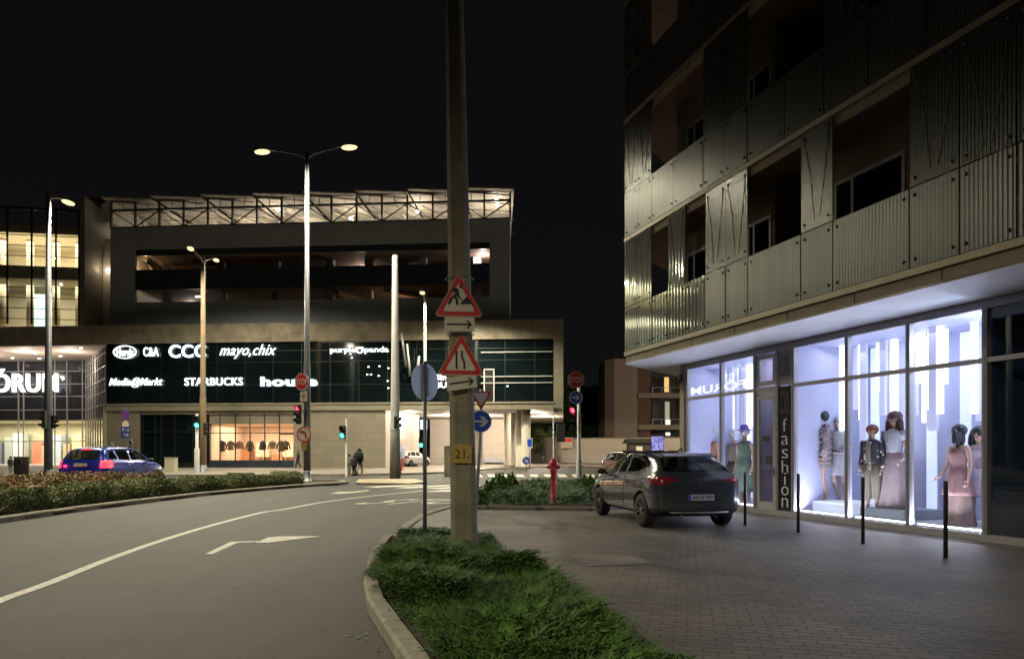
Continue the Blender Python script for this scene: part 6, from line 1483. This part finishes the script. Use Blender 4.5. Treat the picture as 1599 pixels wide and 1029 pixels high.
def wheel(parent, x, y, r, side, nspoke=10, rimm=RIM, steer=0):
    w = .20; M = Matrix.Translation((x,y,r)) @ Matrix.Rotation(steer,4,'Z'); y0 = 0
    wh = part('wheel', MB().lathe([(r*.60,-w/2),(r*.93,-w/2),(r*.99,-w*.36),(r,-w*.2),(r,w*.2),(r*.99,w*.36),(r*.93,w/2),(r*.60,w/2)], n=36, axis='y', cap=False).xf(M), TYRE, parent)
    s = side; rim = MB(); o = s*w*.44
    rim.lathe([(r*.58,-w*.46),(r*.66,-w*.50),(r*.66,w*.50),(r*.58,w*.46)], n=36, axis='y', cap=False)
    for i in range(nspoke//2):
        for dd in (-.13,.13):
            a = 2*math.pi*i/(nspoke//2)+dd; a2 = 2*math.pi*i/(nspoke//2)+dd*1.9
            p0 = Vector((r*.10*math.cos(a),o-s*.02,r*.10*math.sin(a))); p1 = Vector((r*.62*math.cos(a2),o,r*.62*math.sin(a2))); rim.bar(p0,p1,.030,.030)
    rim.lathe([(r*.17,o-s*.03-.012),(r*.17,o-.012),(r*.12,o+.006)] if s > 0 else [(r*.12,o-.006),(r*.17,o+.012),(r*.17,o+.04)], n=16, axis='y')
    part('rim', rim.xf(M), rimm, wh)
    part('brake_disc', MB().lathe([(r*.57,-.03),(r*.57,.03)], n=24, axis='y').xf(M), RIMD, wh)
def car(name, label, cat, st, spec, paint, loc, heading, scale=1.0):
    t = thing(name, label, cat, loc, heading); t.scale = (scale,)*3
    bm = carbody(st); mats = [paint]; groups = {}
    side = lambda s: (lambda f, c: s*c.y > .30 and abs(f.normal.y) > .22)
    def take(nm, axes, poly, filt, mat, label_=None, push=0.):
        fs = cut_region(bm, axes, poly, filt)
        if not fs: return None
        r = bmesh.ops.duplicate(bm, geom=fs)['geom']; b2 = bmesh.new(); mp = {}
        for f in [g for g in r if isinstance(g, bmesh.types.BMFace)]:
            vs = []
            for v in f.verts:
                if v not in mp: mp[v] = b2.verts.new(v.co - v.normal*push)
                vs.append(mp[v])
            nf = b2.faces.new(vs); nf.smooth = True
        bmesh.ops.delete(bm, geom=[g for g in r if isinstance(g, bmesh.types.BMVert)], context='VERTS')
        bmesh.ops.delete(bm, geom=fs, context='FACES'); me = bpy.data.meshes.new(nm); b2.to_mesh(me); b2.free()
        o = link(nm, me, mat, t)
        if label_: o['label'] = label_
        return o
    r = spec['r']
    for xw in spec['axles']:
        arch = [(xw+(r+.055)*math.cos(a), max(.0, r+(r+.055)*math.sin(a))) for a in [2*math.pi*i/22 for i in range(22)]]
        for s in (-1,1):
            fs = cut_region(bm, (0,2), arch, lambda f, c, s=s: s*c.y > .45)
            bmesh.ops.delete(bm, geom=fs, context='FACES')
            rr_ = r+.055; lin = MB(); m_ = 18
            pts = [(xw+rr_*math.cos(math.pi*i/m_), r+rr_*math.sin(math.pi*i/m_)) for i in range(m_+1)]
            lin.add([(p[0],s*.55,p[1]) for p in pts]+[(p[0],s*(spec['hw']-.035),p[1]) for p in pts], [(i,i+1,m_+2+i,m_+1+i) for i in range(m_)])
            lin.add([(p[0],s*.55,p[1]) for p in pts], [tuple(range(m_+1))]); part('wheel_arch_liner', lin, TRIM, t)
            flare = MB(); 
            fp = [Vector((xw+(rr_+.012)*math.cos(math.pi*(-.06+1.12*i/20)), s*(spec['hw']-.012), r+(rr_+.012)*math.sin(math.pi*(-.06+1.12*i/20)))) for i in range(21)]
            if spec.get('flare'): part('arch_trim', flare.tube(fp, .022, n=6), TRIM, t)
    for s in (-1,1):
        for poly in spec['side_windows']: take('side_window', (0,2), poly, side(s), CGL, push=.006)
    take('rear_window', (1,2), spec['rear_window'], lambda f, c: f.normal.x < -.12 and c.x < spec['rwx'], CGL, push=.006)
    take('windscreen', (1,2), spec['windscreen'], lambda f, c: f.normal.x > .12 and c.x > .3, CGL, push=.006)
    for s in (-1,1):
        tl = take('tail_light', (1,2), [(s*a,b) for a,b in spec['tail']], lambda f, c: c.x < spec['tlx'] and (f.normal.x < -.08 or abs(c.y) > .5), spec['tail_mat'])
        if spec.get('tail_side'): take('tail_light', (0,2), spec['tail_side'], lambda f, c, s=s: s*c.y > .5, spec['tail_mat'])
        take('headlight', (1,2), [(s*a,b) for a,b in spec['head']], lambda f, c: c.x > spec['hlx'], pmat('headlamp', (.5,.5,.52), rough=.1, spec=.8))
        if spec.get('skirt'): take('sill_trim', (0,2), spec['skirt'], side(s), TRIM)
    if spec.get('rear_trim'): take('rear_bumper_trim', (1,2), spec['rear_trim'], lambda f, c: c.x < -1.6, TRIM)
    for f in bm.faces: f.smooth = True
    me = bpy.data.meshes.new('body'); bm.to_mesh(me); bm.free(); link('body', me, paint, t)
    # shut lines, as thin dark gaps lying on the flanks
    for s in (-1,1):
        for x, z0, z1 in spec['doors']:
            for xx in (x,): part('door_gap', MB().tube([(xx+dx, s*(spec['hw']-.012+oy), z) for dx, oy, z in ((0,-.006,z0),(0,.004,z0+(z1-z0)*.35),(.0,.002,z0+(z1-z0)*.75),(-.02,-.035,z1))], .0045, n=4, cap=False), RIMD, t)
        for hx in spec['handles']: part('door_handle', MB().tube([(hx,s*(spec['hw']-.01),.84),(hx+.03,s*(spec['hw']+.028),.845),(hx+.15,s*(spec['hw']+.028),.85),(hx+.18,s*(spec['hw']-.01),.85)], .014, n=8), spec.get('handle_mat', paint), t)
        mx, mz = spec['mirror']; mi = part('door_mirror', MB().ball((mx,s*(spec['hw']+.10),mz), (.075,.105,.065), n=14).bar((mx,s*(spec['hw']-.06),mz-.05),(mx,s*(spec['hw']+.05),mz-.03),.04), TRIM, t)
    for k_, xw in enumerate(spec['axles']):
        for s in (-1,1): wheel(t, xw, s*(spec['hw']-.115), r, s, spec.get('spokes',10), steer=0)
    # cabin: seats and floor seen through the glass
    ins = MB(); ins.box(-1.35,1.1,-.62,.62,.32,.72)
    for y in (-.36,.36): ins.box(-.1,.12,y-.24,y+.24,.7,1.12).box(-.02,.08,y-.12,y+.12,1.12,1.30)
    ins.box(-1.15,-.95,-.6,.6,.7,1.08)
    part('cabin', ins, INT, t, bevel=.03)
    return t
# grey hatchback parked on the paving
ST1 = [(-2.05,.46,.62,.80,.60,.86,.50),(-2.00,.30,.78,.93,.74,1.00,.60),(-1.90,.25,.86,1.00,.78,1.09,.62),(-1.72,.22,.895,1.02,.80,1.22,.62),(-1.48,.21,.90,1.015,.81,1.345,.60),(-1.25,.20,.90,1.00,.82,1.405,.605),
       (-.6,.20,.895,.985,.83,1.462,.62),(.1,.20,.895,.97,.83,1.470,.62),(.55,.20,.895,.96,.82,1.39,.61),(1.0,.20,.895,.95,.80,1.17,.64),(1.28,.21,.89,.93,.79,1.00,.68),(1.65,.22,.87,.88,.76,.93,.62),(1.92,.24,.80,.74,.70,.82,.56),(2.04,.32,.62,.60,.58,.68,.46)]
TLM = pmat('tail_light_red', (.10,.007,.010), rough=.15, spec=.8, var=.05, emit=(1,.08,.12), es=.03)
S1 = dict(r=.325, hw=.90, axles=(-1.28,1.30), side_windows=[[(-1.36,1.17),(-1.28,1.25),(-.98,1.355),(-.34,1.39),(-.36,1.03),(-.95,1.06)],[(-.30,1.03),(-.28,1.385),(.30,1.365),(.62,1.24),(.98,1.03)]],
    rear_window=[(-.66,1.075),(.66,1.075),(.575,1.30),(.49,1.335),(-.49,1.335),(-.575,1.30)], rwx=-1.2, windscreen=[(-.68,1.02),(.68,1.02),(.55,1.36),(-.55,1.36)],
    tail=[(.40,.905),(.62,.985),(.95,1.0),(.95,.86),(.72,.82),(.62,.86),(.52,.90)], tlx=-1.62, tail_side=[(-1.95,.88),(-1.95,.99),(-1.66,1.0),(-1.70,.93)], tail_mat=TLM, head=[(.40,.66),(.95,.70),(.95,.84),(.5,.76)], hlx=1.6,
    skirt=[(-.95,.17),(.95,.17),(.95,.30),(-.95,.30)], rear_trim=[(-.95,.15),(.95,.15),(.95,.40),(.60,.36),(-.60,.36),(-.95,.40)], doors=[(-.33,.34,.98),(.98,.36,.92),(-1.00,.60,1.0)], handles=(-.62,.36), mirror=(.72,1.02), flare=False)
PNT = pmat('dark_grey_paint', (.075,.084,.105), rough=.20, metal=.45, var=.06, vs=2, coat=1.0)
# wheels touch: left rear at (1003,823), left front at (943,807)
P1 = G(1000,823,.02); P2 = G(943,808,.02)
rr1 = (P1.x, P1.y); hd = math.atan2(2.55, -.50); d = Vector((math.cos(hd), math.sin(hd), 0)); nrm = Vector((-d.y, d.x, 0))   # nrm points to the car's left
# left rear wheel centre = loc + d*(-1.28) + nrm*(.785)
loc = Vector((pxX(1008,13.55), 13.55, .02)) + d*1.28 - nrm*.785
c1 = car('parked_car', 'dark grey hatchback parked on the paving in front of the shop, seen from behind', 'car', ST1, S1, PNT, tuple(loc), hd, 1.0)
def plate_part(t, x, z, w, h, txt, tilt=-8, bg=None):
    M = Matrix.Translation((x,0,z)) @ Matrix.Rotation(R(-90),4,'Z') @ Matrix.Rotation(R(tilt),4,'X')
    p = part('licence_plate', MB().box(-w/2,w/2,-.012,.0,-h/2,h/2).xf(M), pmat('plate_white', (.42,.43,.45), rough=.5, var=.05), t)
    part('plate_surround', MB().box(-w/2-.02,w/2+.02,0.001,.03,-h/2-.02,h/2+.02).xf(M), TRIM, p); part('country_band', MB().box(-w/2,-w/2+.04,-.014,-.012,-h/2,h/2).xf(M), BLU, p)
    mb = MB(); add_text(mb, txt, M @ Matrix.Translation((.02,-.015,0)), w=w*.80, h=h*.62, ext=.003); part('lettering', mb, SBK, p)
plate_part(c1, -2.045, .60, .50, .112, 'AAOF·099')
M = Matrix.Translation((-2.015,0,.885)) @ Matrix.Rotation(R(-90),4,'Z') @ Matrix.Rotation(R(-22),4,'X')
part('badge', ring(MB(), [(0,-.07),(.045,0),(0,.07),(-.045,0)], [(0,-.045),(.026,0),(0,.045),(-.026,0)], -.02, .02).xf(M), CHRM, c1, label='silver diamond emblem')
part('bumper_strip', MB().tube([(-1.86,.70,.335),(-1.985,.55,.325),(-2.045,.3,.32),(-2.055,0,.32),(-2.045,-.3,.32),(-1.985,-.55,.325),(-1.86,-.70,.335)], .020, n=8), pmat('dull_silver', (.30,.29,.28), rough=.4, metal=.6), c1)
part('exhaust', MB().cyl((-2.0,.38,.25),(-1.8,.38,.25),.035,.035,14), CHRM, c1)
part('antenna', MB().prism([(-1.22,-.012,1.455),(-1.02,-.012,1.465),(-1.20,-.012,1.52)], (0,.024,0)), TRIM, c1)
part('wiper', MB().tube([(-1.92,.0,1.075),(-1.88,.25,1.12),(-1.86,.42,1.115)], .010, n=6), TRIM, c1)
part('spoiler', MB().prism([(-1.40,-.54,1.392),(-1.62,-.52,1.335),(-1.62,.52,1.335),(-1.40,.54,1.392)], (0,0,.022)), PNT, c1, bevel=.006)
part('tailgate_gap', MB().tube([(-1.985,-.72,.80),(-2.052,-.35,.745),(-2.06,0,.74),(-2.052,.35,.745),(-1.985,.72,.80)], .005, n=4), RIMD, c1)
# blue hatchback with its brake lights on
ST2 = [(-1.98,.46,.60,.84,.58,.88,.48),(-1.94,.30,.76,.95,.70,1.00,.56),(-1.84,.25,.83,1.0,.76,1.16,.60),(-1.70,.22,.845,1.0,.77,1.36,.60),(-1.50,.21,.85,.99,.775,1.455,.585),(-.9,.20,.85,.98,.78,1.49,.58),
       (-.1,.20,.85,.97,.78,1.495,.58),(.35,.20,.85,.96,.78,1.43,.575),(.8,.20,.85,.95,.76,1.20,.60),(1.12,.21,.845,.93,.75,1.02,.64),(1.5,.22,.82,.87,.72,.94,.60),(1.82,.24,.76,.74,.66,.82,.54),(1.95,.32,.60,.60,.56,.68,.44)]
BTL = emat('brake_light_glow', (1,.035,.06), 2.6)
S2 = dict(r=.30, hw=.85, axles=(-1.22,1.22), side_windows=[[(-1.62,1.05),(-1.50,1.30),(-1.22,1.36),(-1.12,1.05)],[(-1.06,1.04),(-1.10,1.37),(-.40,1.40),(-.42,1.02)],[(-.34,1.02),(-.32,1.40),(.12,1.385),(.40,1.30),(.82,1.02)]],
    rear_window=[(-.56,1.06),(.56,1.06),(.47,1.36),(-.47,1.36)], rwx=-1.3, windscreen=[(-.64,1.01),(.64,1.01),(.50,1.40),(-.50,1.40)],
    tail=[(.66,.78),(.64,1.02),(.95,1.04),(.95,.78)], tlx=-1.55, tail_mat=BTL, head=[(.40,.66),(.9,.70),(.9,.84),(.5,.78)], hlx=1.5, doors=[(-.37,.34,.98),(.80,.36,.92)], handles=(-.72,.25), mirror=(.60,1.02))
BLUP = pmat('deep_blue_paint', (.008,.030,.27), rough=.25, metal=.3, var=.06, vs=2, coat=1.0)
hd2 = R(88); Yb = 27.3
c2 = car('blue_car', 'bright blue hatchback braking behind the hedge at the far left', 'car', ST2, S2, BLUP, (-15.35, Yb, .05), hd2, 1.08)
plate_part(c2, -1.985, .88, .46, .10, 'LKR-482', tilt=-6)
part('third_brake_light', MB().box(-1.66,-1.60,-.17,.17,1.385,1.405), BTL, c2); part('antenna', MB().cyl((-1.3,0,1.47),(-1.45,0,1.62),.006,.004,6), TRIM, c2)
for s in (-1,1):
    p = c2.matrix_basis @ Vector((-2.12, s*.70, .86)); lamp('POINT', 'brake_light', wm(c2) @ Vector((-2.15,s*.68,.86)), 9, (1,.04,.08), .08)
# reddish brown car partly hidden behind the grey hatchback, white car in the passage
S3 = {**S2, 'tail_mat': TLM}
c3 = car('far_car', 'reddish brown car behind the bonnet of the grey hatchback', 'car', ST2, S3, pmat('brown_paint', (.11,.05,.035), rough=.3, metal=.3, var=.05, coat=.8), (pxX(972,32)+.6, 32.5, .05), R(-75), 1.0)
c4 = car('far_car', 'white car in the mouth of the passage behind the round sign', 'car', ST2, S3, pmat('white_paint', (.6,.6,.6), rough=.3, var=.03, coat=.8), (pxX(652,66)-.6, 67, .1), R(60), 1.0)
